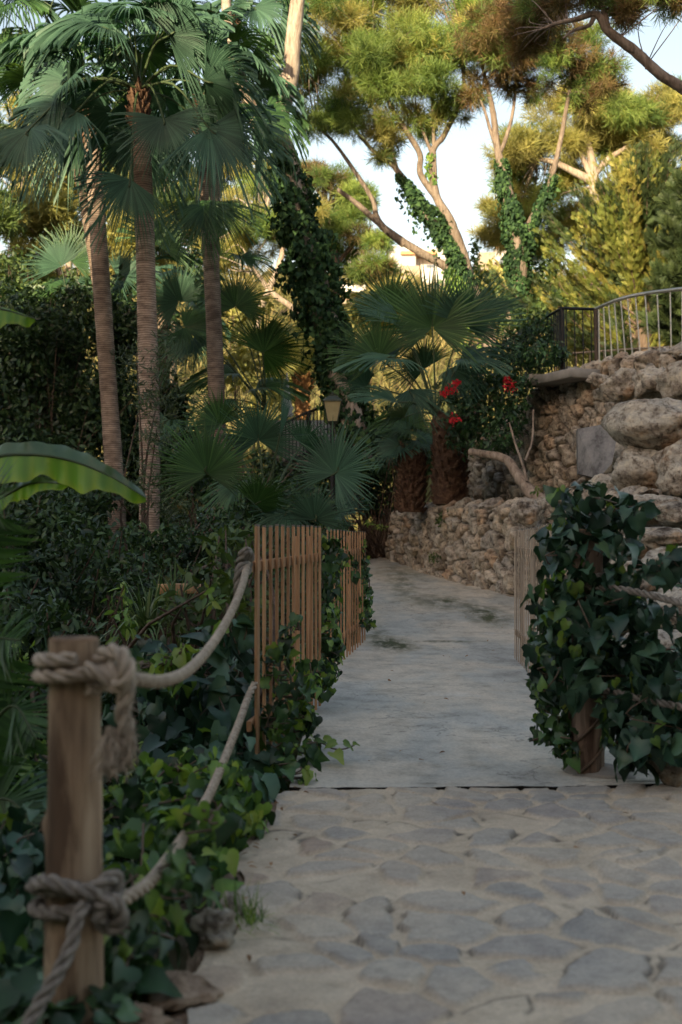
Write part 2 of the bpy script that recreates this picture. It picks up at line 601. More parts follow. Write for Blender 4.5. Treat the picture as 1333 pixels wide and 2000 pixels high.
def f_soil(n, v):
    a = noise_(n, v, 3, 8, .7)
    b = noise_(n, v, .15, 4, .6)
    c = ramp(n, a, [(.3, (.035, .028, .02)), (.6, (.09, .07, .05)), (.8, (.14, .11, .08))])
    g = ramp(n, a, [(.3, (.05, .06, .015)), (.7, (.14, .14, .04))])
    return mixc(n, ramp(n, b, [(.4, (0, 0, 0)), (.55, (1, 1, 1))]), c, g), a



M = {}
M['soil'] = surf('soil', f_soil, .95, .1, (.6, .05))
M['crack_dirt'] = flat('dirt_in_the_joint', (.02, .017, .014), .95, 0, .1)  # near-black dirt on the slab's front face, painting the shade inside the joint
M['concrete'] = surf('concrete', f_concrete, .8, .35, (.5, .012))
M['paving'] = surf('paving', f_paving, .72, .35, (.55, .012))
M['earth'] = surf('sandy_earth', lambda n, v: (ramp(n, noise_(n, v, 9, 9, .75), [(.35, (.09, .06, .04)), (.5, (.26, .19, .135)), (.65, (.42, .33, .25))]), noise_(n, v, 20, 6)), .95, .1, (.8, .02))
M['stone'] = surf('stone', f_stone(), .9, .2, (.8, .03))
M['boulder'] = surf('boulder', f_boulder, .9, .2, (.9, .06))
M['bark'] = surf('pine_bark', m_bark((.10, .075, .06), (.21, .165, .135), (.33, .27, .225)), .9, .2, (.8, .04))
M['bark_dark'] = surf('dark_bark', m_bark((.06, .04, .03), (.12, .085, .065), (.2, .15, .12)), .9, .2, (.8, .04))
M['bark_pale'] = surf('pale_bark', m_bark((.16, .12, .095), (.34, .275, .225), (.50, .43, .365)), .9, .2, (.6, .03))
M['palm_bark'] = surf('palm_bark', f_palm, .9, .2, (.35, .01))
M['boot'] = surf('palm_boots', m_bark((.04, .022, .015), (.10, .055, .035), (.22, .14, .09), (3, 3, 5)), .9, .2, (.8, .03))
M['boot_orange'] = surf('sunlit_palm_boots', m_bark((.16, .07, .03), (.34, .17, .07), (.5, .30, .14), (3, 3, 5)), .9, .2, (.8, .03))  # orange of the low sun put into the leaf-base colour
M['post'] = surf('post_wood', f_wood((.10, .065, .045), (.29, .205, .135), (.48, .37, .26), (7, 7, .7)), .75, .3, (.6, .01))
M['post_end'] = surf('post_end_wood', f_wood((.12, .075, .045), (.22, .14, .085), (.3, .2, .13), (4, 4, 4)), .8, .3, (.4, .01))
M['post_old'] = surf('old_post_wood', f_wood((.09, .065, .05), (.20, .145, .11), (.32, .24, .19)), .85, .2, (.7, .012))
M['slat'] = surf('slat_wood', f_slat((.28, .145, .07), (.44, .245, .125), (.56, .34, .185)), .6, .35, (.3, .004))
M['slat_grey'] = surf('weathered_slat_wood', f_slat((.30, .235, .175), (.42, .34, .26), (.55, .455, .36)), .7, .3, (.3, .004))
M['slat_end'] = flat('slat_end_grey', (.2, .18, .16), .8)
M['rope'] = surf('rope_fibre', f_slat((.26, .215, .17), (.42, .35, .275), (.56, .48, .39)), .9, .15, (.5, .004))
M['rope_old'] = surf('old_rope_fibre', f_slat((.12, .105, .09), (.24, .215, .185), (.36, .33, .29)), .95, .1, (.5, .004))
M['iron'] = flat('black_iron', (.02, .02, .022), .5, .4)
M['steel'] = flat('brushed_steel', (.55, .52, .48), .4, .8)
M['rust'] = flat('brown_iron', (.09, .065, .05), .6, .3)
M['lampglass'] = flat('frosted_lamp_glass', (.40, .35, .20), .35, 0, .5, .1)
M['lampgreen'] = flat('lamp_metal', (.055, .07, .055), .5, .3)
M['white'] = flat('white_render', (.46, .45, .46), .8, 0, .2, .04)
M['cream'] = flat('cream_render', (.32, .28, .225), .8, 0, .2, .06)
M['winglass'] = flat('window_glass', (.10, .12, .15), .15, 0, .6, .1)
M['terracotta'] = flat('terracotta', (.48, .27, .14), .8)
M['cloth'] = flat('parasol_cloth', (.5, .46, .45), .9, 0, .1)
M['slab'] = surf('grey_slab', lambda n, v: (ramp(n, noise_(n, v, 5, 9, .75, (1, 1, .5)), [(.35, (.08, .075, .075)), (.5, (.20, .195, .19)), (.65, (.28, .265, .25))]), noise_(n, v, 8, 6)), .85, .2, (.4, .02))
M['capstone'] = surf('cap_concrete', lambda n, v: (ramp(n, noise_(n, v, 3, 7, .65), [(.3, (.2, .19, .17)), (.6, (.33, .31, .28)), (.8, (.4, .37, .33))]), noise_(n, v, 8, 6)), .85, .2, (.4, .02))

M['ivy'] = leafmat('ivy_leaf', [(.014, .034, .016), (.024, .062, .026), (.042, .10, .04), (.08, .165, .055)], .18, .38)
M['ivy_teal'] = leafmat('dark_ivy_leaf', [(.013, .033, .021), (.024, .062, .040), (.045, .105, .066), (.09, .17, .10)], .14, .36)
M['ivy_tree'] = leafmat('tree_ivy_leaf', [(.014, .032, .016), (.026, .06, .028), (.045, .095, .04), (.08, .15, .05)], .2, .65, None, .15)
M['ivy_fresh'] = leafmat('fresh_ivy_leaf', [(.06, .12, .035), (.11, .21, .05), (.18, .31, .06), (.28, .36, .10)], .35, .42)
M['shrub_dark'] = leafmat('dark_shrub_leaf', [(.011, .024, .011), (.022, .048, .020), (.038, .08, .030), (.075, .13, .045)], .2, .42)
M['shrub'] = leafmat('shrub_leaf', [(.03, .055, .02), (.05, .09, .03), (.08, .13, .04), (.12, .17, .05)], .3, .5)
M['olive'] = leafmat('grey_green_leaf', [(.035, .055, .03), (.055, .085, .045), (.09, .12, .06)], .25, .5)
M['fan'] = leafmat('fan_palm_leaf', [(.024, .055, .038), (.046, .10, .066), (.085, .165, .108)], .16, .5, (1.0, 1.7, .5), .25)
M['fan_green'] = leafmat('green_fan_palm_leaf', [(.020, .052, .020), (.040, .095, .035), (.08, .165, .058)], .3, .42, (1.6, 1.5, .5), .4)
M['fan_dry'] = leafmat('dry_palm_leaf', [(.18, .12, .06), (.26, .19, .09), (.3, .24, .12)], .3, .6)
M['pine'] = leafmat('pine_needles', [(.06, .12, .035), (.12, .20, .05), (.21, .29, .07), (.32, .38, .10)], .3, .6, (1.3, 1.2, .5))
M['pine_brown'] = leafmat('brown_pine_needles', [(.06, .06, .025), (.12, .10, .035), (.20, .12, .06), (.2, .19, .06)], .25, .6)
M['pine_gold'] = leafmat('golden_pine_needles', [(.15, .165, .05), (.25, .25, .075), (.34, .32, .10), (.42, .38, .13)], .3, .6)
M['cypress'] = leafmat('golden_cypress_leaf', [(.10, .14, .03), (.18, .21, .045), (.29, .28, .065), (.38, .31, .09)], .3, .6)
M['cypress_dark'] = leafmat('dark_cypress_leaf', [(.03, .05, .02), (.05, .08, .028), (.08, .11, .035)], .25, .6)
M['banana'] = leafmat('banana_leaf', [(.09, .20, .05), (.17, .33, .05), (.34, .44, .07)], .45, .35, (1.5, 1.5, .4))
M['banana_top'] = leafmat('banana_leaf_sheen', [(.08, .15, .09), (.13, .21, .13)], .3, .3)
M['red'] = leafmat('red_bracts', [(.55, .015, .03), (.72, .03, .05)], .3, .6, (1.2, .6, .6))
M['blade'] = leafmat('striped_blade', [(.05, .10, .035), (.10, .17, .07), (.28, .33, .2)], .3, .45)
M['deadleaf'] = leafmat('dead_leaf', [(.16, .08, .04), (.3, .16, .07)], .2, .7)
M['stem'] = flat('vine_stem', (.12, .085, .06), .8)
M['petiole'] = flat('petiole_green', (.05, .075, .03), .6)
M['farhill'] = leafmat('far_scrub', [(.10, .11, .04), (.17, .16, .06), (.26, .21, .09)], .2, .8)


# ------------------------------------------------------------------ ground
def fbm2(x, y, s=1.0, o=4, seed=0):
    z = 0; a = 1.0
    rr = np.random.default_rng(seed)
    for k in range(o):
        for q in range(3):
            th = rr.random() * 6.28; ph = rr.random() * 6.28
            z = z + a / 3 * np.sin((x * math.cos(th) + y * math.sin(th)) * s * 2 ** k * 2.2 + ph)
        a *= .5
    return z


def sm(x, a, b):
    t = np.clip((x - a) / (b - a), 0, 1)
    return t * t * (3 - 2 * t)


def gz(y):
    y = np.asarray(y, float)
    return .066 * np.where(y < 11.5, 0, np.where(y < 14, (y - 11.5) ** 2 / 5.0, (y - 12.75)))


LE = ([0, 2.85, 4.15, 5.3, 5.5, 8, 11, 12.6, 17, 24, 27], [-.42, -.375, -.34, -.27, -.18, -.15, -.08, .24, .40, .54, .6])
RE = ([0, 5.3, 5.8, 8.5, 11, 13, 15.5, 16.8, 18.2, 20, 22.5, 25, 27], [3.5, 3.2, 1.25, 1.5, 1.6, 2.3, 2.62, 2.40, 1.95, 1.45, .97, .72, .65])
W2L = ([13, 16, 16.6, 17.3, 18.5, 20, 21.5, 24, 30], [5.6, 4.8, 4.0, 3.4, 2.9, 2.6, 2.15, 2.2, 2.2])


def terrain(x, y):
    le = np.interp(y, *LE); re = np.interp(y, *RE)
    z = gz(np.minimum(y, 26)) + np.interp(y, [42, 80, 130, 170, 190, 240, 420, 3000], [0, 5, 23, 34.5, 37, 35, 10, 0])
    z = z - .06 + .03 * (y < 5.4) * (x < 0)
    near = 1 - sm(y, 11, 15)
    z = z - near * .75 * sm(le - x, .10, 2.2) + near * .03 * fbm2(x, y, 6, 4, 77) + near * .35 * sm(-x, 3, 7)
    z = z + (1 - near) * .5 * sm(le - x, .5, 4)
    wl = np.interp(y, *W2L)
    up = sm(x - wl, .35, .75) * sm(y, 12.5, 14)
    z = z * (1 - up) + np.maximum(z, 3.35) * up
    # planter level between the two walls
    pl = sm(x - re, .35, .5) * sm(y, 15, 16) * (1 - sm(y, 25.5, 27)) * (1 - up)
    z = z * (1 - pl) + 1.36 * pl
    # right bank near the bridge
    rb = sm(x - 2.6, 0, 2.2) * sm(y, 7, 11) * (1 - up)
    z = z + rb * 1.7 * (1 - sm(y, 16, 19)) * .8
    # added unseen hill behind the viewer that keeps the low sun off the garden
    crest = 21.5 - 3.6 * sm(x, -15.5, -11)
    shade_hill = sm(-y, 6, 24) * crest
    z = z + shade_hill
    z = z + .05 * np.sin(x * 2.1 + y * .7) * np.sin(y * 1.7) * (np.abs(y) > 13) * (1 - up)
    z = z + sm(np.abs(x), 30, 120) * 12 * sm(y, 30, 90)
    return z


def grid_mesh(name, xs, ys, zf, mat, skirt=None):
    X, Y = np.meshgrid(xs, ys)
    Z = zf(X, Y)
    nx, ny = len(xs), len(ys)
    i, j = np.meshgrid(np.arange(ny - 1), np.arange(nx - 1), indexing='ij')
    Fq = np.stack([i * nx + j, i * nx + j + 1, (i + 1) * nx + j + 1, (i + 1) * nx + j], -1).reshape(-1, 4)
    g = Geo()
    g.add(np.stack([X, Y, Z], -1).reshape(-1, 3), Fq)
    return g.build(name, mat)


xs = np.concatenate([-np.geomspace(900, 12, 30), np.arange(-11.5, 12, .14), np.geomspace(12, 900, 30)])
ys = np.concatenate([[-300, -150, -80, -50], np.arange(-40, 0, 1.0), np.arange(0, 32, .16), np.geomspace(32, 2200, 60)])
tag(grid_mesh('ground', xs, ys, terrain, M['soil']), 'dark garden soil under the planting', kind='structure')


# jittered-cell pattern: F1, F2, random id
def cells(U, V, cu, cv, seed, jit=.9):
    r = np.random.default_rng(seed)
    tab = r.random((64, 64, 3))
    a, b = U / cu, V / cv
    ia, ib = np.floor(a).astype(int), np.floor(b).astype(int)
    f1 = np.full(U.shape, 9.); f2 = np.full(U.shape, 9.); idv = np.zeros(U.shape)
    dx1 = np.zeros(U.shape); dy1 = np.zeros(U.shape)
    for di in range(-2, 3):
        for dj in range(-2, 3):
            t = tab[(ia + di) % 64, (ib + dj) % 64]
            px = ia + di + .5 + (t[..., 0] - .5) * jit
            py = ib + dj + .5 + (t[..., 1] - .5) * jit
            wgt = .82 + .36 * t[..., 2]
            d = np.hypot(a - px, b - py) * wgt
            m = d < f1
            f2 = np.where(m, f1, np.minimum(f2, d))
            idv = np.where(m, (t[..., 2] * 7.31 + t[..., 0]) % 1, idv)
            dx1 = np.where(m, a - px, dx1); dy1 = np.where(m, b - py, dy1)
            f1 = np.where(m, d, f1)
    return f1, f2, idv, dx1, dy1


# stone paving in front: stones set in sand-coloured mortar
def joint(X):
    return .05 * fbm2(X, X * 0, .9, 4, 61) + .03 * X


def paving():
    ys = np.concatenate([np.arange(-3, 1.8, .1), np.arange(1.8, 5.47, .011)])
    us = np.linspace(0, 1, 380)
    Y, Uu = np.meshgrid(ys, us, indexing='ij')
    le = np.interp(Y, *LE) + .035 * fbm2(Y, Y * 0, 3.0, 4, 4)
    X = le + (3.4 - le) * Uu
    wx = X + .06 * fbm2(X, Y, 3.2, 5, 1); wy = Y + .06 * fbm2(X, Y, 3.2, 5, 2)
    f1, f2, idv, dx, dy = cells(wx, wy, .205, .235, 5, .95)
    e = f2 - f1
    size = .10 + .16 * ((idv * 5.7) % 1)
    stone = sm(e + .05 * fbm2(X, Y, 14, 3, 8), size * .8, size * 1.15)
    stone = stone * np.where((idv * 3.3) % 1 < .13, .15, 1)
    tilt = (((idv * 11.3) % 1) - .35) * .022 * dy
    und = .006 * fbm2(X, Y, 2.0, 4, 6)
    Z = und + stone * (.013 + tilt * 1.3) + .0015 * fbm2(X, Y, 25, 2, 9)
    e2 = e + .05 * fbm2(X, Y, 14, 3, 8)
    edge_shade = np.exp(-((e2 - size * .82) / .05) ** 2) * sm(dy, .02, .16) * sm(fbm2(X, Y, 2.6, 3, 12), -.7, .0) * .75  # crack lines with shade painted along each stone's far edge
    Z = Z - edge_shade * .006
    Y = Y + (joint(X) + .006 * fbm2(X, X * 0, 22, 4, 71)) * sm(Y, 4.9, 5.47)
    ny, nx = X.shape
    i, j = np.meshgrid(np.arange(ny - 1), np.arange(nx - 1), indexing='ij')
    Fq = np.stack([i * nx + j, i * nx + j + 1, (i + 1) * nx + j + 1, (i + 1) * nx + j], -1).reshape(-1, 4)
    g = Geo()
    g.add(np.stack([X, Y, Z], -1).reshape(-1, 3), Fq, idv.ravel())
    o = g.build('stone_paving', M['paving'], attr2={'stone': stone * np.clip(.70 + .35 * fbm2(X, Y, 2.4, 5, 41), .08, .95), 'crack': edge_shade})
    tag(o, 'paving of grey blue flat stones set in sandy mortar', kind='structure')


paving()


# concrete path with a torn front edge and a real joint against the paving
def concrete():
    us = np.linspace(0, 1, 120)
    ys = np.concatenate([np.arange(5.50, 6, .02), np.arange(6, 13, .08), np.arange(13, 27, .15)])
    Y, U = np.meshgrid(ys, us, indexing='ij')
    le = np.interp(Y, *LE) - .05; re = np.interp(Y, *RE) + np.where(Y > 12, .12, .25 * (Y > 5.6)) + 1.6 * (1 - sm(Y, 5.5, 5.62))
    X = le + (re - le) * U
    edge = .026 + .018 * fbm2(X, X * 0, 4, 5, 3) - .06 * sm(X, .78, 1.0) + .05 * sm(X, .7, 1.3) + .008 * fbm2(X, X * 0, 30, 4, 13)
    Yj = Y + (edge + joint(X)) * (1 - sm(Y, 5.5, 6.1))
    Z = gz(Y) + .005 * fbm2(X, Y, 1.1, 4, 21) + .004
    V = np.stack([X, Yj, Z], -1)
    fr = V[0:1].copy(); fr[..., 2] = -.16; fr[..., 1] += .03
    V = np.concatenate([fr, V])
    ny, nx = V.shape[:2]
    i, j = np.meshgrid(np.arange(ny - 1), np.arange(nx - 1), indexing='ij')
    Fq = np.stack([i * nx + j, i * nx + j + 1, (i + 1) * nx + j + 1, (i + 1) * nx + j], -1).reshape(-1, 4)
    g = Geo()
    g.add(V.reshape(-1, 3), Fq[nx - 1:])
    g.add(V[:2].reshape(-1, 3), Fq[:nx - 1], .5, 1)  # front skirt carries the painted joint shade
    tag(g.build('concrete_path', [M['concrete'], M['crack_dirt']]), 'pale weathered concrete path curving away past the fences', kind='structure')


concrete()


# ------------------------------------------------------------------ stone walls
def stone_wall(name, xy, top, label, cell=(.3, .24), depth=.10, seed=1, back=.5, res=.022):
    xy = np.asarray(xy, float)
    p3 = smoothpath(np.column_stack([xy, np.asarray(top)]), 12)
    L = np.concatenate([[0], np.cumsum(np.linalg.norm(np.diff(p3[:, :2], axis=0), axis=1))])
    s = np.arange(0, L[-1], res)
    p = np.stack([np.interp(s, L, p3[:, k]) for k in range(3)], -1)
    t = unit(np.gradient(p[:, :2], axis=0))
    nrm = np.stack([t[:, 1], -t[:, 0]], -1)     # towards the path
    if np.mean(nrm[:, 1]) > 0: nrm = -nrm
    Hm = max(p[:, 2]) + .3
    v = np.arange(0, 1.0001, res / (Hm + back))
    zb = gz(p[:, 1]) - .12
    n_, m_ = len(s), len(v)
    Sx = s[:, None] + 0 * v[None]
    tot = (p[:, 2] - zb)[:, None] + back
    arc = v[None] * tot
    hgt = (p[:, 2] - zb)[:, None]
    rr = .10
    up = np.minimum(arc, hgt)
    bk = np.maximum(arc - hgt, 0)
    wu = Sx + .05 * fbm2(Sx, arc, 3, 3, seed); wv = arc + .05 * fbm2(Sx, arc, 3, 3, seed + 1)
    wu = wu + .022 * fbm2(Sx, arc, 11, 3, seed + 31); wv = wv + .022 * fbm2(Sx, arc, 11, 3, seed + 32)
    f1, f2, idv, dx, dy = cells(wu, wv, cell[0], cell[1], seed + 2, 1.0)
    e = f2 - f1
    prof = sm(e, .0, .30) ** .55
    big = .65 + .6 * ((idv * 4.7) % 1)
    h = depth * prof * big + .028 * fbm2(Sx, arc, 6, 5, seed + 5) * prof + .024 * np.abs(fbm2(Sx, arc, 14, 4, seed + 9)) + ((idv * 13.7) % 1 - .5) * .05 + (dy * .05 + dx * .03) * prof
    vert = (bk <= 0)
    outn = np.where(vert, h, h * np.clip(1 - bk / .15, 0, 1)) - bk
    upz = up + np.where(vert, 0, h * np.clip(bk / .12, 0, 1)) - sm(arc, hgt - .12, hgt) * 0
    lean = -.06 * up
    X = p[:, 0][:, None] + nrm[:, 0][:, None] * (outn + lean)
    Y = p[:, 1][:, None] + nrm[:, 1][:, None] * (outn + lean)
    Z = zb[:, None] + upz
    i, j = np.meshgrid(np.arange(n_ - 1), np.arange(m_ - 1), indexing='ij')
    Fq = np.stack([i * m_ + j, (i + 1) * m_ + j, (i + 1) * m_ + j + 1, i * m_ + j + 1], -1).reshape(-1, 4)
    g = Geo()
    g.add(np.stack([X, Y, Z], -1).reshape(-1, 3), Fq, idv.ravel())
    o = g.build(name, M['stone'], attr2={'stone': sm(e, .0, .11)})
    tag(o, label, 'stone wall')
    return o


wall_pts = [(3.1, 13.2), (2.85, 14.6), (2.62, 15.6), (2.40, 16.8), (1.95, 18.2), (1.45, 20), (.97, 22.5), (.72, 25)][::-1]
stone_wall('stone_planter_wall', wall_pts, [1.48, 1.5, 1.53, 1.52, 1.5, 1.55, 1.55, 1.5],
           'low curving wall of rounded rubble stones along the concrete path', (.28, .225), .10, 3, .5, .020)
w2 = [(2.15, 21.7), (2.6, 20), (2.9, 18.5), (3.4, 17.3), (4.0, 16.6), (4.8, 16)]
stone_wall('retaining_wall', w2, [2.62, 2.95, 3.38, 3.5, 3.55, 3.55],
           'tall rubble stone retaining wall under the black railing', (.26, .215), .09, 17, .6, .020)


# ------------------------------------------------------------------ boulders
_ico = {}
def ico(sub):
    if sub not in _ico:
        bm = bmesh.new()
        bmesh.ops.create_icosphere(bm, subdivisions=sub, radius=1)
        _ico[sub] = (np.array([v.co[:] for v in bm.verts]), np.array([[v.index for v in f.verts] for f in bm.faces]))
        bm.free()
    return _ico[sub]


def rock_geo(g, c, r, seed, sub=4, rz=0, amp=.30):
    V, T = ico(sub)
    o = seed * 7.7
    rs = np.random.default_rng(seed)
    D = unit(rs.normal(size=(11, 3))); H = rs.uniform(.68, .95, 11)
    rad = np.ones(len(V)) * 1.05
    for d, h in zip(D, H):                          # planes cut the ball into worn facets
        dp = V @ d
        rad = np.minimum(rad, np.where(dp > .05, h / np.maximum(dp, .05), 9))
    nz = np.array([mnoise.fractal(Vector(v) * 1.6 + Vector((o, 0, 0)), 1.0, 2.0, 5) for v in V])
    nf = np.array([mnoise.ridged_multi_fractal(Vector(v) * 2.6 + Vector((o, 3, 0)), 1.0, 2.2, 4, 1.0, 2.0) for v in V])
    pit = np.array([mnoise.noise(Vector(v) * 7 + Vector((o, 9, 1))) for v in V])
    W = V * (rad + amp * nz * .75 - .05 * nf + .03 * pit)[:, None] * np.asarray(r)
    ca, sa = math.cos(rz), math.sin(rz)
    W = W @ np.array([[ca, sa, 0], [-sa, ca, 0], [0, 0, 1]])
    g.add(W + np.asarray(c), T, rs.random())


def boulder(name, c, r, label, seed, cat='boulder', group=None, mat='boulder', sub=4, rz=0, amp=.3):
    g = Geo()
    rock_geo(g, c, r, seed, sub, rz, amp)
    o = g.build(name, M[mat])
    centre(o)
    return tag(o, label, cat, group)


BG = 'boulders of the rockery on the right'
rocks = [
    (1288, 828, 104, 56, 13.9, 'long flat overhanging boulder jutting out in the middle of the rockery'),
    (1218, 752, 42, 34, 16.3, 'rounded boulder at the crest of the wall under the steel railing'),
    (1275, 748, 42, 44, 15.8, 'upright weathered boulder on the crest between two rounder ones'),
    (1335, 748, 52, 46, 15.4, 'big boulder on the crest touching the right frame edge'),
    (1168, 742, 24, 16, 16.9, 'small stone on the wall top beside the capstone'),
    (1252, 912, 66, 58, 13.9, 'rounded boulder with a rusty hollow below the long flat one'),
    (1335, 925, 58, 72, 13.5, 'tall tan boulder below the long flat one at the frame edge'),
    (1205, 975, 75, 52, 14.6, 'pale sloping boulder just above the ivy mound'),
    (1262, 995, 78, 34, 13.2, 'broad low boulder beneath the hollow one'),
    (1325, 1010, 56, 28, 12.7, 'wedge shaped stone forming an upper ledge of the rockery'),
    (1300, 1052, 74, 30, 12.1, 'flat ledge stone in the lower rockery'),
    (1245, 1070, 50, 34, 12.2, 'brown stone at the end of the flat ledge stone'),
    (1330, 1105, 70, 38, 11.5, 'pale ledge stone above the hanging rope'),
    (1255, 1130, 64, 40, 11.5, 'stone showing between ivy leaves over the rope'),
    (1320, 1195, 80, 52, 10.8, 'smooth pale boulder seen under the rope through the ivy'),
    (1230, 1215, 70, 52, 11, 'boulder hidden mostly behind the ivy mound'),
    (1285, 1290, 90, 60, 10, 'boulder low behind the ivy mound'),
    (1030, 1000, 34, 32, 15.6, 'grey pitted stone on the low wall above the slatted fence'),
]
for k, (px, py, rx, rz_, d, lb) in enumerate(rocks):
    if px == 1205 or px == 1268: pass
    boulder('boulder', P(px, py, d), (S(rx, d), S(rx, d) * .8, S(rz_, d)), lb, (33 if k == 0 else 20 + k), 'boulder', BG, rz=random.uniform(-.6, .6), amp=.16 if k == 0 else .3)
# bank of broken rock behind the boulders
g = Geo()
for k, (px, py, rx, rz_, d) in enumerate([(1290, 880, 95, 90, 16.6), (1360, 870, 100, 110, 16.2), (1225, 1050, 100, 80, 15.6), (1310, 1080, 120, 90, 14.6), (1270, 1240, 120, 100, 13.2), (1420, 980, 120, 160, 15.2), (1420, 1200, 140, 130, 13)]):
    rock_geo(g, P(px, py, d), (S(rx, d), S(rx, d) * .7, S(rz_, d)), 60 + k, 4)
tag(centre(g.build('rock_bank', M['boulder'])), 'rough rock bank filling the gaps behind the loose boulders', 'rock bank')
# smooth grey slab let into the wall
g = Geo()
a = [P(1128, 838, 15.9), P(1212, 822, 15.7), P(1196, 905, 15.4), P(1170, 935, 15.4), P(1130, 925, 15.7)]
q = np.array(a); q2 = q + np.array([.05, .35, 0])
n5 = 5
V = np.vstack([q, q2]); g.add(V, np.array([(0, 1, 2), (0, 2, 3), (0, 3, 4)]))
g.add(V, np.array([(i, (i + 1) % 5, 5 + (i + 1) % 5, 5 + i) for i in range(5)]))
tag(centre(g.build('stone_slab', M['slab'], smooth=False)), 'smooth grey slab leaning in the rubble wall left of the big boulders', 'slab')
# capstone along the wall top
g = Geo()
for (a_, b_, d1, d2) in ((P(1032, 748, 18.4), P(1062, 740, 17.9), 0, 0), (P(1064, 739, 17.9), P(1140, 737, 16.95), 0, 0)):
    m = (a_ + b_) / 2; dv = b_ - a_
    box(g, m + np.array([.05, .15, 0.02]), np.linalg.norm(dv[:2]) + .04, .5, .13, math.atan2(dv[1], dv[0]), bev=.012)
tag(centre(g.build('capstone', M['capstone'])), 'worn concrete capstone on the corner of the tall wall', 'capstone')

# near left: rocks edging the paving
for k, (px, py, rx, rz_, d, lb, mt) in enumerate([
    (425, 1815, 48, 42, 3.35, 'brown rock beside the grass tuft at the paving edge', 'boulder'),
    (350, 1935, 80, 34, 3.0, 'pale crumbly lump of earth at the foot of the paving edge', 'earth'),
    (285, 2000, 60, 40, 2.75, 'reddish lump of earth at the bottom of the picture beside the rope post', 'earth'),
    (455, 1770, 26, 30, 3.6, 'small tilted stone behind the brown rock', 'boulder'),
    (1318, 1490, 48, 40, 5.5, 'dark rounded rock under the ivy mound on the right', 'boulder')]):
    boulder('rock', P(px, py, d), (S(rx, d), S(rx, d) * .9, S(rz_, d)), lb, 90 + k, 'rock', None, mt, amp=.45)


# crumbly earth and mortar bank falling away from the paving edge
def bank():
    ys = np.arange(1.9, 5.3, .02); us = np.linspace(0, 1, 40)
    Y, U = np.meshgrid(ys, us, indexing='ij')
    le = np.interp(Y, *LE) + .05
    X = le - U * .42
    lump = fbm2(X, Y, 5, 5, 51)
    Z = -.006 - .30 * sm(U, .12, 1) + .035 * lump * sm(U, .05, .3)
    X = X + .03 * fbm2(X, Y, 8, 4, 52) * sm(U, .05, .3)
    ny, nx = X.shape
    i, j = np.meshgrid(np.arange(ny - 1), np.arange(nx - 1), indexing='ij')
    Fq = np.stack([i * nx + j, (i + 1) * nx + j, (i + 1) * nx + j + 1, i * nx + j + 1], -1).reshape(-1, 4)
    g = Geo(); g.add(np.stack([X, Y, Z], -1).reshape(-1, 3), Fq)
    tag(g.build('path_edge', M['earth']), 'crumbly sandy bank at the edge of the paving', kind='structure')


bank()


# ------------------------------------------------------------------ slatted timber fences
def fence(name, a, b, zt_a, zt_b, nsl, mat, label, slw=.026, slt=.045, rail_side=-1, first_wide=False, endpost=True, jag=0):
    a, b = np.array([*a, 0.]), np.array([*b, 0.])
    root = empty(name, (*((a + b) / 2)[:2], 0), label, 'fence')
    d = b - a; L = float(np.hypot(d[0], d[1])); ang = math.atan2(d[1], d[0])
    nrm = np.array([-math.sin(ang), math.cos(ang), 0])
    g = Geo(); ge = Geo()
    for i in range(nsl):
        t = (i + .5) / nsl
        c = a + d * t
        zt = zt_a + (zt_b - zt_a) * t + random.uniform(-.004, .004)
        zb = float(gz(c[1])) + .03
        wd = slw * (3.0 if first_wide and i == 0 else 1)
        rn = random.random()
        box(g, (c[0], c[1], (zt + zb) / 2), wd, slt, zt - zb, ang + random.uniform(-.03, .03), rn, bev=.003)
        box(g, (c[0], c[1], zt + .005), wd * .94, slt * .94, .008, ang, rn, 1)
    under(g.build('slat_panel', [M[mat], M['slat_end']], smooth=False), root)
    for hz in (.22, .95):
        gr = Geo()
        m = (a + b) / 2 + nrm * rail_side * (slt / 2 + .014)
        z = (zt_a + zt_b) / 2 - 1.14 + hz
        box(gr, (m[0], m[1], z), L, .022, .05, ang, .2, bev=.003)
        under(gr.build('rail', M[mat], smooth=False), root)
    for t in (.72, .97):
        gp = Geo()
        m = a + d * t + nrm * rail_side * (slt / 2 + .062)
        zb = float(gz(m[1])) - .3
        box(gp, (m[0], m[1], (zb + zt_a - .05) / 2),   .03, .03, zt_a - .05 - zb, ang, .4, bev=.004)
        under(gp.build('fence_post', M[mat], smooth=False), root)
    return root


fence('slatted_fence', (-.40, 5.62), (-.125, 7.95), 1.168, 1.175, 13, 'slat', 'near tan slatted timber fence on the left side of the path', .022, .0155, 1, True)
fence('slatted_fence', (-.12, 9.5), (.255, 12.6), 1.16, 1.14, 14, 'slat', 'far tan slatted timber fence on the left, half draped in ivy', .022, .0135, 1)
fence('slatted_fence', (1.385, 7.6), (1.535, 10.9), 1.205, 1.15, 21, 'slat_grey', 'pale greyish slatted timber fence on the right behind the ivy mound', .024, .009, -1)


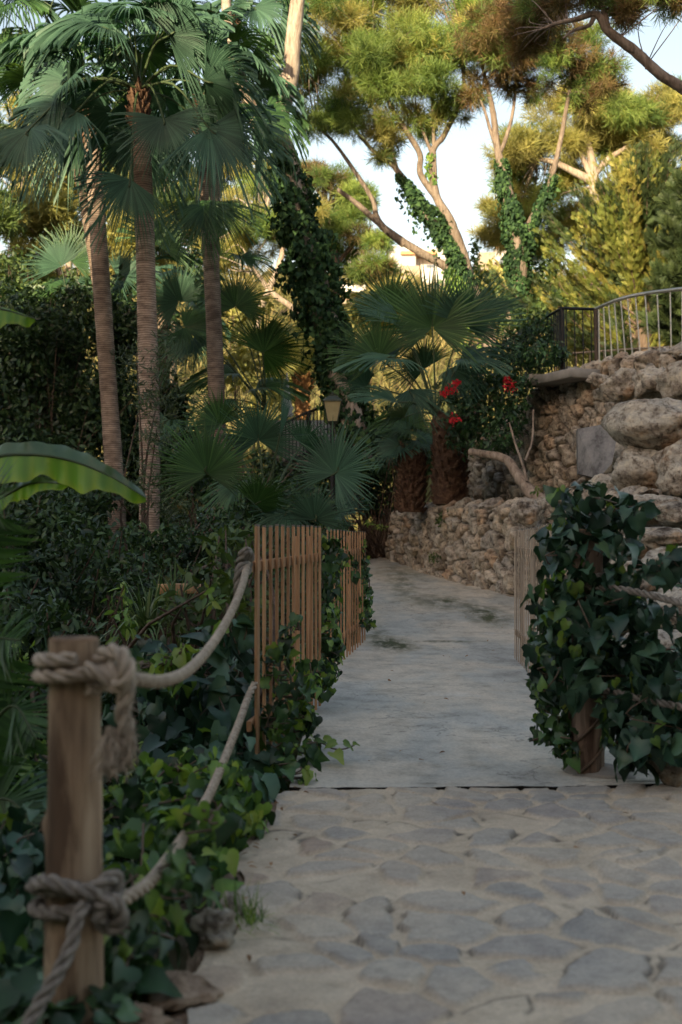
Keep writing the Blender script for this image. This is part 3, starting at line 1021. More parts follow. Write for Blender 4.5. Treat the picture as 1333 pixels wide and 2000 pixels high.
# ------------------------------------------------------------------ posts and ropes
def round_post(name, x, y, z0, z1, r0, r1, label, mat, seed=1, cat='post', lean=(0, 0)):
    root = empty(name, (x, y, z0), label, cat)
    g = Geo()
    n, seg = 70, 40
    zz = np.linspace(0, 1, n); th = np.linspace(0, 2 * math.pi, seg, endpoint=False)
    Z, TH = np.meshgrid(zz, th, indexing='ij')
    H = z1 - z0
    r = r0 + (r1 - r0) * Z
    r = r * (1 + .02 * fbm2(TH * 2, Z * H * 1.2, 1.0, 3, seed) + .018 * np.sin(TH * 5 + 3 * np.sin(Z * 4)) + .035 * np.exp(-((Z - .62) / .03) ** 2) * np.cos(TH - 3.6))
    kn = .22 * r0 * np.exp(-(((TH - 3.1) / .3) ** 2 + ((Z - .66) / .02) ** 2))
    r = r + kn
    X = x + lean[0] * Z + r * np.cos(TH); Y = y + lean[1] * Z + r * np.sin(TH)
    V = np.stack([X, Y, z0 + Z * H], -1)
    i, j = np.meshgrid(np.arange(n - 1), np.arange(seg), indexing='ij'); j2 = (j + 1) % seg
    Fq = np.stack([i * seg + j, i * seg + j2, (i + 1) * seg + j2, (i + 1) * seg + j], -1).reshape(-1, 4)
    g.add(V.reshape(-1, 3), Fq, .65)
    under(g.build('shaft', M[mat]), root)
    ge = Geo()
    ring = V[-1]; c = ring.mean(0)
    inner = c + (ring - c) * .93 + np.array([0, 0, .006])
    VV = np.vstack([ring, inner, c + np.array([0, 0, .007])])
    idx = np.arange(seg)
    ge.add(VV, np.stack([idx, (idx + 1) % seg, seg + (idx + 1) % seg, seg + idx], -1), .5)
    ge.add(VV, np.stack([seg + idx, seg + (idx + 1) % seg, np.full(seg, 2 * seg)], -1), .5)
    under(ge.build('sawn_top', M['post_end']), root)
    return root


PX, PY = (146 - 666.5) / F * 2.8, 2.8
round_post('wooden_post', PX, PY, -.35, CH - (1250 - HY) / F * 2.8, .073, .057, 'thick peeled timber post with rope knots, nearest on the left', 'post', 3)


def coil(cx, cy, z, r, turns, dz, start, n=14, squash=1.0):
    th = start + np.linspace(0, 2 * math.pi * turns, int(n * turns) + 1)
    return np.stack([cx + r * np.cos(th), cy + r * np.sin(th) * squash, z + dz * (th - start) / (2 * math.pi)], -1)


RR = .0162
zt = lambda py, d=2.8: CH - (py - HY) / F * d
# upper rope: two turns round the post, a frayed knot, then a sagging span to the fence
root = empty('rope', (PX, PY, zt(1400)), 'upper rope tied round the post top and sagging up to the near slatted fence', 'rope')
g = Geo()
c1 = coil(PX, PY, zt(1340), .078, 1.95, .036, -1.0)
rope(g, c1, RR)
rope(g, [P(165, 1304, 2.70), P(195, 1318, 2.70), P(225, 1332, 2.71), P(240, 1310, 2.76)], RR * 1.02)
under(g.build('post_wrap', M['rope']), root)
g = Geo()
rope(g, [P(195, 1285, 2.76), P(215, 1272, 2.73), P(240, 1280, 2.70), P(250, 1310, 2.68), P(236, 1338, 2.69), P(214, 1330, 2.72), P(208, 1300, 2.74)], RR * 1.15)
rope(g, [P(212, 1300, 2.74), P(238, 1320, 2.70), P(248, 1352, 2.70), P(240, 1385, 2.71), P(246, 1420, 2.71), P(250, 1455, 2.71), P(238, 1480, 2.71)], RR * 1.2)
# frayed tail
for k in range(260):
    a_ = P(random.uniform(205, 258), random.uniform(1420, 1480), 2.71) + np.array([0, random.uniform(-.02, .02), 0])
    b_ = a_ + np.array([random.gauss(-.006, .014), random.gauss(0, .012), -random.uniform(.02, .065)])
    tube(g, [a_, (a_ + b_) / 2 + np.array([random.gauss(0, .004), 0, 0]), b_], [.0026, .0008], 4, random.random(), 0, 0, False, 2)
rope(g, [P(238, 1440, 2.71), P(216, 1455, 2.72), P(214, 1490, 2.72), P(228, 1510, 2.71)], RR * 1.05)
for k in range(160):
    a_ = P(random.gauss(245, 8), random.uniform(1290, 1480), 2.69)
    b_ = a_ + np.array([random.gauss(.012, .010), random.gauss(0, .01), -random.uniform(0, .02)])
    tube(g, [a_, b_], [.0014, .0006], 3, random.random(), 0, 0, False, 2)
under(g.build('frayed_knot', M['rope']), root)
g = Geo()
span = [P(238, 1325, 2.75), P(275, 1328, 2.85), P(320, 1330, 3.1), P(370, 1308, 3.6), P(415, 1258, 4.2), P(450, 1200, 4.8), P(475, 1140, 5.3), P(484, 1098, 5.6)]
rope(g, span, RR, n=14)
under(g.build('sagging_span', M['rope']), root)
g = Geo()
rope(g, [P(488, 1092, 5.6), P(478, 1078, 5.5), P(470, 1100, 5.55), P(480, 1120, 5.6), P(487, 1100, 5.62)], .021)
rope(g, [P(480, 1095, 5.55), P(468, 1112, 5.5), P(464, 1140, 5.5), P(466, 1165, 5.5)], .019)
rope(g, [P(476, 1085, 5.52), P(484, 1076, 5.5), P(489, 1090, 5.6)], .021)
under(g.build('fence_knot', M['rope_old']), root)
# lower rope
root = empty('rope', (PX, PY, zt(1800)), 'lower rope knotted round the post near the ground with its tail hanging down', 'rope')
g = Geo()
rope(g, coil(PX, PY, zt(1795), .088, 1.9, .05, -.6), RR * 1.03)
rope(g, [P(62, 1730, 2.74), P(95, 1722, 2.69), P(140, 1735, 2.68), P(185, 1745, 2.68), P(215, 1765, 2.72), P(225, 1800, 2.78)], RR * 1.05)
rope(g, [P(175, 1742, 2.70), P(205, 1722, 2.70), P(228, 1712, 2.74), P(226, 1745, 2.74), P(205, 1770, 2.70), P(190, 1800, 2.69)], RR * 1.1)
rope(g, [P(190, 1765, 2.69), P(222, 1760, 2.68), P(238, 1790, 2.70), P(220, 1815, 2.72), P(195, 1800, 2.72)], RR * 1.1)
under(g.build('post_wrap', M['rope_old']), root)
g = Geo()
rope(g, [P(165, 1765, 2.67), P(150, 1800, 2.65), P(138, 1850, 2.63), P(108, 1910, 2.6), P(75, 1965, 2.58), P(40, 2030, 2.55)], RR)
under(g.build('hanging_tail', M['rope_old']), root)
g = Geo()
rope(g, [P(230, 1765, 2.8), P(290, 1725, 3.0), P(335, 1670, 3.3), P(375, 1612, 3.7), P(410, 1550, 4.2), P(440, 1480, 4.7), P(468, 1410, 5.2), P(484, 1365, 5.55), P(498, 1335, 5.68)], RR, n=14)
under(g.build('rising_span', M['rope']), root)

# right side post, half hidden in ivy, and rope
X2, Y2 = (1148 - 666.5) / F * 5.8, 5.8
round_post('wooden_post', X2, Y2, -.1, 1.15, .078, .072, 'reddish weathered timber post inside the ivy mound on the right', 'post_old', 9)
g = Geo()
for ph in (0, 2.2, 4.1):
    th = np.linspace(0, 5, 16) + ph
    tube(g, np.stack([X2 + .085 * np.cos(th), Y2 + .085 * np.sin(th), .02 + .42 * (th - ph) / 5], -1), .007, 5, .3, 0, .05)
tag(centre(g.build('vine_stem', M['stem'])), 'bare vine stems crossing the foot of the reddish post', 'vine')
root = empty('rope', (2.0, 5.2, .85), 'dark rope running to the right out of the ivy mound', 'rope')
g = Geo()
rope(g, [(X2, Y2 - .09, .88), P(1205, 1150, 5.6), P(1260, 1160, 5.5), P(1340, 1178, 5.3), P(1450, 1190, 5.0)], .017)
under(g.build('upper_span', M['rope_old']), root)
g = Geo()
rope(g, [(X2, Y2 - .09, .42), P(1200, 1352, 5.6), P(1240, 1362, 5.5), P(1340, 1382, 5.3), P(1450, 1390, 5.0)], .017)
under(g.build('lower_span', M['rope_old']), root)
g = Geo()
rope(g, coil(X2, Y2, .40, .095, 2, .04, 0), .019)
under(g.build('post_wrap', M['rope_old']), root)
g = Geo()
rope(g, coil(X2, Y2, .86, .092, 2, .04, 0), .019)
under(g.build('post_wrap', M['rope_old']), root)
# mortar foot of the post
g = Geo()
rock_geo(g, (X2 + .05, Y2 - .02, -.01), (.20, .15, .055), 5, 3)
tag(centre(g.build('mortar_collar', M['capstone'])), 'lump of mortar round the foot of the reddish post', 'mortar')


# ------------------------------------------------------------------ ivy
def ivy_blobs(name, blobs, label, mats, dens=1.0, size=.1, stems=True, cat='ivy', tpl=None, hang=.9, group=None, fresh=.15, kind=None, inner=.6):
    """blobs: (px,py,rx_px,rz_px,d,depth_m)"""
    g = Geo()
    root = None
    for (px, py, rx, rz, d, dep) in blobs:
        c = P(px, py, d); r = (S(rx, d), dep, S(rz, d))
        area = 4 * math.pi * ((r[0] * r[1]) ** 1.6 / 3 + (r[0] * r[2]) ** 1.6 / 3 + (r[1] * r[2]) ** 1.6 / 3) ** (1 / 1.6)
        n = int(area / (size * size * .55) * 1.5 * dens)
        leaves_in_blob(g, tpl or IVY, c, r, int(n * (1 - fresh)), size, inner, hang, 0)
        if fresh: leaves_in_blob(g, tpl or IVY, c, np.array(r) * 1.06, int(n * fresh), size * .8, .85, hang, 1)
        if stems:
            for _ in range(max(2, int(6 * dens))):
                p0, _n = blob_points(c, r, 3, .6)
                p0 = p0[np.argsort(p0[:, 2])]
                tube(g, p0, .004, 4, .4, 2, 0, False, 4)
    o = g.build(name, [M[mats[0]], M[mats[1]], M['stem']])
    centre(o)
    tag(o, label, cat, group, kind)
    return o


# ivy mound on the right post
ivy_blobs('ivy', [
    (1150, 1000, 75, 70, 5.85, .22), (1115, 1080, 70, 80, 5.9, .25), (1170, 1110, 95, 100, 5.8, .28), (1120, 1200, 80, 90, 5.85, .28),
    (1190, 1215, 95, 90, 5.75, .28), (1110, 1300, 70, 70, 5.8, .28), (1190, 1320, 90, 75, 5.7, .22), (1215, 1010, 60, 50, 5.9, .2)],
    'dense dark ivy mound smothering the reddish post on the right', ('ivy_teal', 'ivy_fresh'), .62, .095, fresh=.11, inner=.55)
ivy_blobs('ivy', [
    (1285, 1110, 60, 24, 5.6, .14), (1330, 1095, 40, 30, 5.5, .14), (1258, 1195, 40, 22, 5.6, .14), (1325, 1205, 36, 24, 5.5, .12),
    (1300, 1310, 80, 60, 5.5, .22), (1270, 1390, 95, 65, 5.5, .26), (1330, 1430, 70, 60, 5.45, .25), (1240, 1450, 60, 45, 5.55, .2)],
    'dark ivy draped along the rope right of the post down to the paving', ('ivy_teal', 'ivy_fresh'), .55, .092, fresh=.1)
ivy_blobs('ivy', [(1085, 1400, 42, 50, 5.9, .16), (1075, 1345, 35, 40, 6.2, .15), (1110, 1450, 30, 35, 5.8, .12), (1068, 1250, 34, 60, 6.3, .15)],
          'small leaved ivy spilling onto the concrete at the left foot of the mound', ('ivy', 'ivy_fresh'), .8, .065, fresh=.12)
# left fence ivy
ivy_blobs('ivy', [(640, 1080, 16, 50, 8.2, .09), (645, 1150, 20, 60, 8.3, .1), (640, 1215, 22, 45, 8.1, .12), (645, 1275, 28, 45, 8.0, .14), (630, 1325, 26, 40, 7.8, .14), (662, 1090, 18, 40, 9.6, .1)],
          'ivy column growing between the two left fence panels', ('ivy', 'ivy_fresh'), .75, .07, fresh=.35)
ivy_blobs('ivy', [(545, 1300, 30, 45, 5.9, .05), (560, 1245, 20, 35, 6.0, .04), (565, 1360, 40, 55, 6.1, .06), (600, 1330, 28, 60, 6.9, .06), (535, 1400, 30, 40, 5.75, .06),
                  (590, 1420, 30, 40, 6.3, .09), (545, 1465, 32, 40, 5.75, .08), (570, 1505, 45, 22, 5.6, .1), (578, 1215, 9, 24, 6.3, .03), (605, 1460, 22, 20, 6.0, .08)],
          'ivy climbing over the front slats of the near left fence', ('ivy', 'ivy_fresh'), .7, .072, fresh=.4)
ivy_blobs('ivy', [(712, 1100, 8, 40, 12.3, .1), (716, 1160, 10, 50, 12.4, .1), (700, 1190, 14, 30, 11.9, .05), (720, 1210, 8, 25, 12.2, .1), (690, 1110, 14, 22, 11.2, .05)],
          'thin ivy on the far end of the second left fence', ('ivy', 'ivy_fresh'), .6, .07, fresh=.3)
# creeping shoot on the concrete
g = Geo()
sh = [P(600, 1452, 5.9), P(625, 1450, 6.02) , P(650, 1462, 6.0), P(672, 1463, 6.0), P(692, 1456, 6.1)]
tube(g, sh, .004, 5, .3, 1)
pp = np.array([P(615, 1450, 6), P(632, 1446, 6.03), P(652, 1470, 5.95), P(657, 1452, 6.0), P(672, 1452, 6.0), P(690, 1453, 6.05)])
scatter(g, *IVY, pp, rng.normal(size=(6, 3)) * [.8, .3, .3] + [.3, -.2, -.1], np.tile([0, -.5, 1.0], (6, 1)), [.06, .07, .085, .07, .06, .035])
tag(centre(g.build('ivy_shoot', [M['ivy_fresh'], M['stem']])), 'single ivy shoot creeping onto the concrete from the near fence', 'ivy')
g = Geo()
tube(g, [P(1082, 1436, 5.95), P(1062, 1441, 5.9), P(1035, 1447, 5.85)], .006, 5, .3, 1)
tube(g, [P(1055, 1441, 5.9), P(1045, 1430, 5.9)], .003, 5, .3, 1)
pp = np.array([P(1046, 1430, 5.9), P(1040, 1444, 5.85)])
scatter(g, *IVY, pp, np.array([[-.5, 0, .5], [-1, 0, .1]]), np.array([[0, -1, .5], [0, -.5, 1]]), .025)
tag(centre(g.build('ivy_twig', [M['ivy'], M['stem']])), 'short dark twig lying on the concrete by the ivy mound', 'twig')

# left bank by the near fence: big dark ivy leaves
ivy_blobs('ivy', [(430, 1300, 75, 80, 6.4, .35), (350, 1380, 90, 90, 6.2, .4), (440, 1400, 70, 90, 6.0, .3), (380, 1490, 100, 60, 5.6, .35), (470, 1470, 40, 70, 5.7, .2), (300, 1300, 60, 60, 6.8, .3), (270, 1420, 70, 70, 6.2, .3), (475, 1250, 30, 60, 6.3, .15), (480, 1540, 45, 40, 5.3, .15)],
          'broad dark ivy leaves banked up behind the sagging rope', ('ivy_teal', 'ivy_fresh'), .6, .125, fresh=.03)
ivy_blobs('ivy', [(330, 1520, 70, 45, 5.0, .25), (420, 1530, 60, 55, 4.7, .22), (350, 1600, 90, 70, 4.3, .25), (430, 1620, 60, 60, 4.4, .2), (480, 1600, 45, 45, 4.7, .2), (395, 1600, 50, 34, 3.5, .08), (345, 1680, 40, 26, 3.1, .06), (300, 1680, 80, 80, 3.9, .25), (400, 1700, 60, 55, 3.9, .2), (260, 1560, 60, 60, 4.6, .25)],
          'lighter green ivy covering the edge of the stone paving', ('ivy', 'ivy_fresh'), .62, .085, fresh=.5)
ivy_blobs('ivy', [(330, 1745, 60, 40, 3.3, .14), (280, 1820, 60, 60, 3.1, .15), (250, 1900, 40, 60, 3.0, .12), (360, 1780, 30, 30, 3.4, .1), (255, 1740, 40, 45, 3.1, .1)],
          'large blurred ivy leaves right beside the nearest post', ('ivy', 'ivy_fresh'), .55, .10, fresh=.35)
ivy_blobs('ivy', [(60, 1850, 90, 120, 3.4, .3), (40, 1650, 90, 90, 4.0, .3), (120, 1980, 90, 60, 3.0, .25), (60, 1550, 70, 60, 4.6, .3), (150, 1640, 60, 90, 4.2, .3)],
          'shaded ivy low on the left behind the nearest post', ('ivy_teal', 'ivy_fresh'), .5, .10, fresh=.07)
ivy_blobs('ivy', [(340, 1330, 12, 12, 5.6, .08), (325, 1292, 14, 12, 5.6, .08), (360, 1270, 12, 12, 5.6, .08), (285, 1300, 14, 12, 5.4, .06), (350, 1500, 10, 10, 4.8, .05)],
          'bright green young leaves just above the sagging rope', ('ivy_fresh', 'ivy_fresh'), 1.2, .09, fresh=.1)


# ------------------------------------------------------------------ palms
def fan(base, a, n, R, nseg=58, span=4.6, join=.50, droop=.35, fold=.25, g=None, mi=0, axial=.3):
    """one costapalmate blade; a = leaf axis, n = upper side"""
    a = unit(a); n = unit(np.asarray(n) - a * np.dot(n, a)); s = np.cross(n, a)
    dth = span / nseg
    th0 = -span / 2 + dth * (np.arange(nseg) + .5)
    L = R * (.72 + .28 * np.cos(th0 / 2.1)) * rng.uniform(.9, 1.06, nseg)
    t = np.array([.02, .22, .40, join, .70, .86, 1.0])
    hw = np.array([1, 1, 1, .96, .55, .26, .03])
    rr = L[:, None] * t[None]                                       # nseg, nst
    wid = dth / 2 * np.minimum(t, join)[None] * L[:, None] * hw[None]
    jit = rng.normal(0, .12, nseg)
    V = np.zeros((nseg, len(t), 3, 3))
    for k, (sg, pl) in enumerate(((-1, -1.0), (0, 1.0), (1, -1.0))):
        th = th0[:, None] + 0 * t[None] + (t[None] > join) * jit[:, None] * (t[None] - join)
        dirx, diry = np.cos(th), np.sin(th)
        x = rr * dirx - sg * wid * diry
        y = rr * diry + sg * wid * dirx
        z = pl * wid * .35 + fold * np.abs(y) - axial * (np.maximum(x, 0) ** 2) / R - .15 * (x < 0) * x
        p = np.asarray(base) + x[..., None] * a + y[..., None] * s + z[..., None] * n
        dr = droop * L[:, None] * np.maximum(t - join * .8, 0)[None] ** 1.6 * (1 + .5 * rng.random((nseg, 1)))
        p[..., 2] -= dr
        V[:, :, k] = p
    nst = len(t)
    i, j, k = np.meshgrid(np.arange(nseg), np.arange(nst - 1), np.arange(2), indexing='ij')
    b0 = (i * nst + j) * 3 + k
    Fq = np.stack([b0, b0 + 3, b0 + 4, b0 + 1], -1).reshape(-1, 4)
    rn = (np.clip(.45 + .2 * rng.normal(size=nseg), 0, 1)[:, None, None] + (np.array([0, 0, 0, .05, .15, .25, .35]))[None, :, None] + np.array([-.15, .2, -.15])[None, None, :]).ravel()
    rn = np.clip(rn, 0, 1)
    g.add(V.reshape(-1, 3), Fq, rn, mi)


def frond(parent, c, base, a, n, R, mat='fan', droop=.35, fold=.25, sag=.0, name='frond', span=4.6, nseg=58, axial=.3, pr=.011):
    """petiole from crown centre c to blade base, then the blade"""
    g = Geo()
    c, base = np.asarray(c, float), np.asarray(base, float)
    L = np.linalg.norm(base - c)
    mid = (c + base) / 2 + np.array([0, 0, sag * L])
    tube(g, [c, mid, base, base + unit(a) * R * .12], [pr * 1.5, pr, pr * .8], 5, .5, 1, 0, False, 4)
    fan(base, a, n, R, g=g, droop=droop, fold=fold, span=span, nseg=nseg, axial=axial)
    return under(g.build(name, [M[mat], M['petiole']]), parent)


def auto_frond(parent, c, az, el, pl, R, mat='fan', droop=.4, bend=.8, **kw):
    d = np.array([math.cos(az) * math.cos(el), math.sin(az) * math.cos(el), math.sin(el)])
    base = np.asarray(c) + d * pl + np.array([0, 0, -.18 * pl * (1 - abs(math.sin(el)))])
    e2 = el - bend
    a = np.array([math.cos(az) * math.cos(e2), math.sin(az) * math.cos(e2), math.sin(e2)])
    n = np.array([-math.cos(az) * math.sin(e2), -math.sin(az) * math.sin(e2), math.cos(e2)]) + rng.normal(size=3) * .25
    return frond(parent, c, base, a, n, R, mat, droop, kw.pop('fold', .25 + .2 * random.random()), sag=.10, **kw)


def seed_of(pts):
    return float(np.sum(pts)) % 6.28


def palm_trunk(parent, pts, rad, mat='palm_bark'):
    g = Geo()
    p = smoothpath(pts, 1)
    L = np.concatenate([[0], np.cumsum(np.linalg.norm(np.diff(np.asarray(pts, float), axis=0), axis=1))])
    m = int(L[-1] / .035)
    s = np.linspace(0, L[-1], m)
    sp = smoothpath(pts, 12)
    Ls = np.concatenate([[0], np.cumsum(np.linalg.norm(np.diff(sp, axis=0), axis=1))])
    q = np.stack([np.interp(s * Ls[-1] / L[-1], Ls, sp[:, k]) for k in range(3)], -1)
    r = np.interp(np.linspace(0, 1, m), np.linspace(0, 1, len(rad)), rad)
    r = r * (1 + .022 * np.sin(s * 2.1 + seed_of(pts)) + .028 * (rng.random(m) < .22) + .003 * rng.normal(size=m))
    tube(g, q, list(r), 20, .5, 0, 0, True, 0)
    return under(g.build('trunk', M[mat]), parent)


def boots(parent, c, r, h, n=60, mat='boot'):
    """old leaf bases under the crown"""
    g = Geo()
    for k in range(n):
        az = k * 2.4; z = h * k / n
        d = np.array([math.cos(az), math.sin(az), 0])
        b = np.asarray(c) + d * r * .75 + np.array([0, 0, z])
        e = b + d * r * random.uniform(.5, 1.0) + np.array([0, 0, random.uniform(.05, .2)])
        tube(g, [b, (b + e) / 2 + np.array([0, 0, -.01]), e], [.05, .04, .012], 5, random.random(), 0, .1, True, 2)
    tube(g, [np.asarray(c) - [0, 0, .1], np.asarray(c) + [0, 0, h * .6], np.asarray(c) + [0, 0, h * 1.15]], [r * .9, r * 1.15, r * .5], 12, .3, 0, .08)
    return under(g.build('leaf_bases', M[mat]), parent)


def tall_palm(label, base_px, crown_px, d, rb, rt, nf, R, seed, mids=(), mat='fan', skip=()):
    random.seed(seed)
    c = P(*crown_px, d)
    b = P(*base_px, d)
    root = empty('fan_palm', b, label, 'palm tree', 'tall fan palms')
    pts = [b] + [P(x, y, d) for x, y in mids] + [c]
    palm_trunk(root, pts, [rb, rb * .95, (rb + rt) / 2, rt])
    boots(root, c - np.array([0, 0, .45]), rt * .95, .55)
    cc = c + np.array([0, 0, .12])
    for k in range(nf):
        az = k * 2.399 + random.uniform(-.25, .25)
        el = math.radians(72 - 98 * ((k + .5) / nf) ** 1.1 + random.uniform(-7, 7))
        if el < .75 and math.sin(az) < -.45 and seed in (3, 5, 6):
            continue          # those leaves are set one by one below
        auto_frond(root, cc, az, el, R * random.uniform(1.0, 1.35), R * random.uniform(.85, 1.05), mat if random.random() < (.45 if seed > 6 else .8) else 'fan_green', droop=random.uniform(.5, 1.05), bend=random.uniform(.55, 1.0))
    return root, cc


d1 = 18
pA, cA = tall_palm('tallest palm with the middle trunk of the left group and a brown shaggy neck', (290, 1150), (272, 190), d1, .158, .125, 20, .92, 3, [(293, 900), (287, 600), (281, 380)])
# its leaves that read clearly in the picture
for (bx, by, tx, ty, Rp, nx, ny, nz, dp, sp) in [
        (320, 232, 325, 340, 105, 0, -1, .25, .2, 3.6), (150, 218, 40, 300, 150, -.2, -.8, .7, .5, 3.0), (408, 250, 520, 340, 150, .2, -.9, .5, .45, 3.0),
        (400, 158, 530, 185, 140, .1, .7, .8, .5, 3.2), (330, 70, 400, 20, 120, .3, .8, .3, .6, 3.8), (215, 60, 150, 30, 130, -.3, -.5, .6, .7, 3.8),
        (255, 350, 225, 450, 120, .5, -.6, .3, .3, 2.6), (60, 250, 20, 380, 130, -.4, -.7, .5, .4, 3.0)]:
    base = P(bx, by, d1 - .75)
    tip = P(tx, ty, d1 - .95)
    frond(pA, cA, base, tip - base, (nx, ny, nz), S(Rp, d1) * 1.05, 'fan', dp, .22, sag=.22, span=sp, nseg=60, pr=.016)
d2 = 20.5
pB, cB = tall_palm('left palm of the tall group with a slightly leaning slimmer trunk', (236, 1120), (176, 215), d2, .155, .13, 17, .95, 5, [(222, 900), (205, 650), (190, 420)])
d3 = 21.5
pC, cC = tall_palm('right palm of the tall group, its trunk ending behind low fan leaves', (430, 1000), (397, 215), d3, .15, .13, 18, .95, 6, [(423, 760), (415, 560), (405, 380)])
for (bx, by, tx, ty, Rp, nx, ny, nz) in [(385, 392, 370, 500, 105, -.3, -.9, .3), (410, 395, 440, 500, 110, .3, -.9, .3)]:
    base = P(bx, by, d3 - .6); tip = P(tx, ty, d3 - .8)
    frond(pC, cC, base, tip - base, (nx, ny, nz), S(Rp, d3), 'fan_green', .35, .3, sag=.2, span=2.8)
tall_palm('palm crown filling the upper left corner of the picture', (236, 1100), (75, 110), 23, .13, .11, 13, 1.0, 8, [(208, 700), (182, 480), (145, 300)])
tall_palm('palm crown at the top edge left of the bare pine trunk', (432, 1060), (452, 40), 24, .15, .12, 13, 1.0, 9, [(424, 760), (415, 500), (425, 250)])


# low fan palms
def fan_clump(name, label, c, leaves, mat='fan', d=15, trunk=None, cat='palm', group=None):
    """leaves: (base px, base py, tip px, tip py, R px, facing(x,y,z), depth offset, mat, span)"""
    root = empty(name, c, label, cat, group)
    if trunk is not None:
        trunk(root)
    for (bx, by, tx, ty, Rp, nv, do, mt, sp, dr) in leaves:
        base = P(bx, by, d + do); tip = P(tx, ty, d + do - .1)
        frond(root, np.asarray(c), base, tip - base, nv, S(Rp, d) * 1.28, mt, dr * .6, .2, sag=.08, span=sp, nseg=58, axial=.15)
    return root


def rough_trunk(px, py0, py1, d, r, n=110):
    def f(root):
        g = Geo()
        a, b = P(px, py0, d), P(px + 3, py1, d)
        tube(g, [a, (a + b) / 2, b], [r, r * .95, r * 1.1], 14, .3, 0, .06)
        for k in range(n):
            t = k / n; az = k * 2.399
            dd = np.array([math.cos(az), math.sin(az), 0])
            p0 = a + (b - a) * t + dd * r * .8
            p1 = p0 + dd * random.uniform(.05, .12) + np.array([0, 0, random.uniform(.06, .16)])
            tube(g, [p0, p1], [.055, .02], 5, random.random(), 0, .12, True, 2)
        under(g.build('trunk', M['boot']), root)
    return f


F_ = (0, -1, .2)
B_ = (0, 1, .3)
dm = 17.5
fan_clump('fan_palm', 'low fan palm with big upright leaves above the lantern and flowers', P(852, 810, dm), [
    (845, 640, 848, 560, 110, F_, -.1, 'fan_green', 4.7, .15), (905, 630, 945, 560, 100, (.5, -.8, .2), 0, 'fan', 3.6, .25),
    (765, 605, 745, 550, 80, (-.2, -1, .2), .2, 'fan_green', 4.2, .2), (740, 700, 700, 640, 85, (-.3, -.9, .3), -.2, 'fan_green', 3.4, .25),
    (770, 700, 690, 690, 90, (-.1, -.4, .9), -.3, 'fan', 4.0, .55), (790, 640, 735, 600, 90, (.4, -.6, .8), -.1, 'fan', 1.6, .2),
    (775, 785, 710, 765, 72, (0, -.35, 1), -.6, 'fan', 2.8, .4), (790, 815, 750, 815, 60, (0, .3, .9), -.5, 'fan_green', 3.0, .5),
    (800, 760, 830, 840, 70, (.3, -.8, .4), -.3, 'fan', 2.6, .4), (905, 700, 960, 700, 75, (.3, -.5, .8), .1, 'fan', 3.6, .5),
    (960, 610, 1000, 590, 60, (.4, -.5, .7), .6, 'fan_green', 3.6, .4), (880, 720, 920, 760, 60, (.3, -.7, .6), .2, 'fan', 3.0, .5),
    (715, 755, 680, 720, 50, (-.4, -.6, .7), 0, 'fan', 3.0, .4), (830, 720, 800, 690, 70, (-.2, .6, .8), .4, 'fan', 3.6, .4)],
    d=dm, trunk=rough_trunk(878, 985, 810, 19.6, .27), group='low fan palms')
fan_clump('fan_palm', 'smaller fan palm on a brown shaggy trunk behind the low wall', P(803, 880, 20), [
    (800, 840, 760, 830, 55, (0, -.5, .9), 0, 'fan_green', 4, .5), (815, 860, 850, 870, 50, (.2, -.5, .8), 0, 'fan', 4, .5), (780, 870, 740, 890, 55, (-.2, -.5, .8), 0, 'fan', 4, .5),
    (800, 830, 800, 790, 50, F_, .2, 'fan_green', 4, .3)], d=20, trunk=rough_trunk(803, 1000, 880, 20, .21), group='low fan palms')
dl = 12.5
fan_clump('fan_palm', 'low fan palm spreading over the left fence in front of the lamp post', P(520, 1010, dl), [
    (405, 925, 400, 830, 95, (0, -.9, -.5), -.4, 'fan_green', 4.4, .1), (655, 925, 690, 850, 92, (-.35, -.9, .2), -.3, 'fan', 5.0, .15),
    (505, 860, 505, 800, 80, (.2, -.9, .3), .1, 'fan', 4.4, .2), (500, 985, 560, 950, 75, (0, .5, .8), -.5, 'fan_green', 3.4, .2),
    (615, 1015, 625, 960, 65, (0, -.9, .4), -.6, 'fan', 3.6, .25), (545, 860, 560, 760, 100, (1, -.15, .1), -.2, 'fan', 1.3, .05),
    (470, 940, 430, 990, 75, (-.3, -.3, 1), -.2, 'fan_green', 3.4, .5), (560, 1000, 540, 1040, 60, (0, -.6, .8), -.3, 'fan', 3.6, .5),
    (430, 830, 405, 790, 70, (-.2, -.8, .5), .6, 'fan_green', 3.6, .3), (590, 870, 640, 830, 60, (.3, .6, .7), .6, 'fan', 3.2, .3), (665, 1000, 700, 985, 50, (.2, -.6, .7), 0, 'fan', 4, .4)],
    d=dl, group='low fan palms')
# second row
db = 22.5
fan_clump('fan_palm', 'shaded fan palm between the right tall trunk and the ivy clad pine', P(520, 800, db), [
    (460, 600, 465, 545, 70, F_, 0, 'fan_green', 4.2, .3), (515, 690, 560, 660, 80, (.1, .7, .6), -.2, 'fan_green', 4.4, .3), (510, 655, 570, 625, 70, (0, .4, .9), 0, 'fan_green', 1.2, .1),
    (350, 590, 330, 560, 75, (-.3, -.8, .5), .3, 'fan', 4.2, .4), (375, 660, 345, 700, 75, (-.2, -.7, .7), .2, 'fan', 3.8, .5), (360, 640, 400, 640, 75, (.2, -.7, .6), 0, 'fan_green', 4.0, .5),
    (460, 730, 420, 730, 80, (0, -.3, .9), 0, 'fan_green', 3.2, .7), (500, 760, 560, 750, 80, (0, -.3, .9), 0, 'fan_green', 3.2, .7), (470, 500, 500, 520, 60, (.3, -.4, .8), 0, 'fan_green', 3.4, .5),
    (440, 780, 410, 800, 60, (0, -.5, .9), -.3, 'fan', 3.6, .6), (330, 820, 300, 860, 60, (0, -.5, .9), -.3, 'fan', 3.6, .6)], d=db, group='low fan palms')
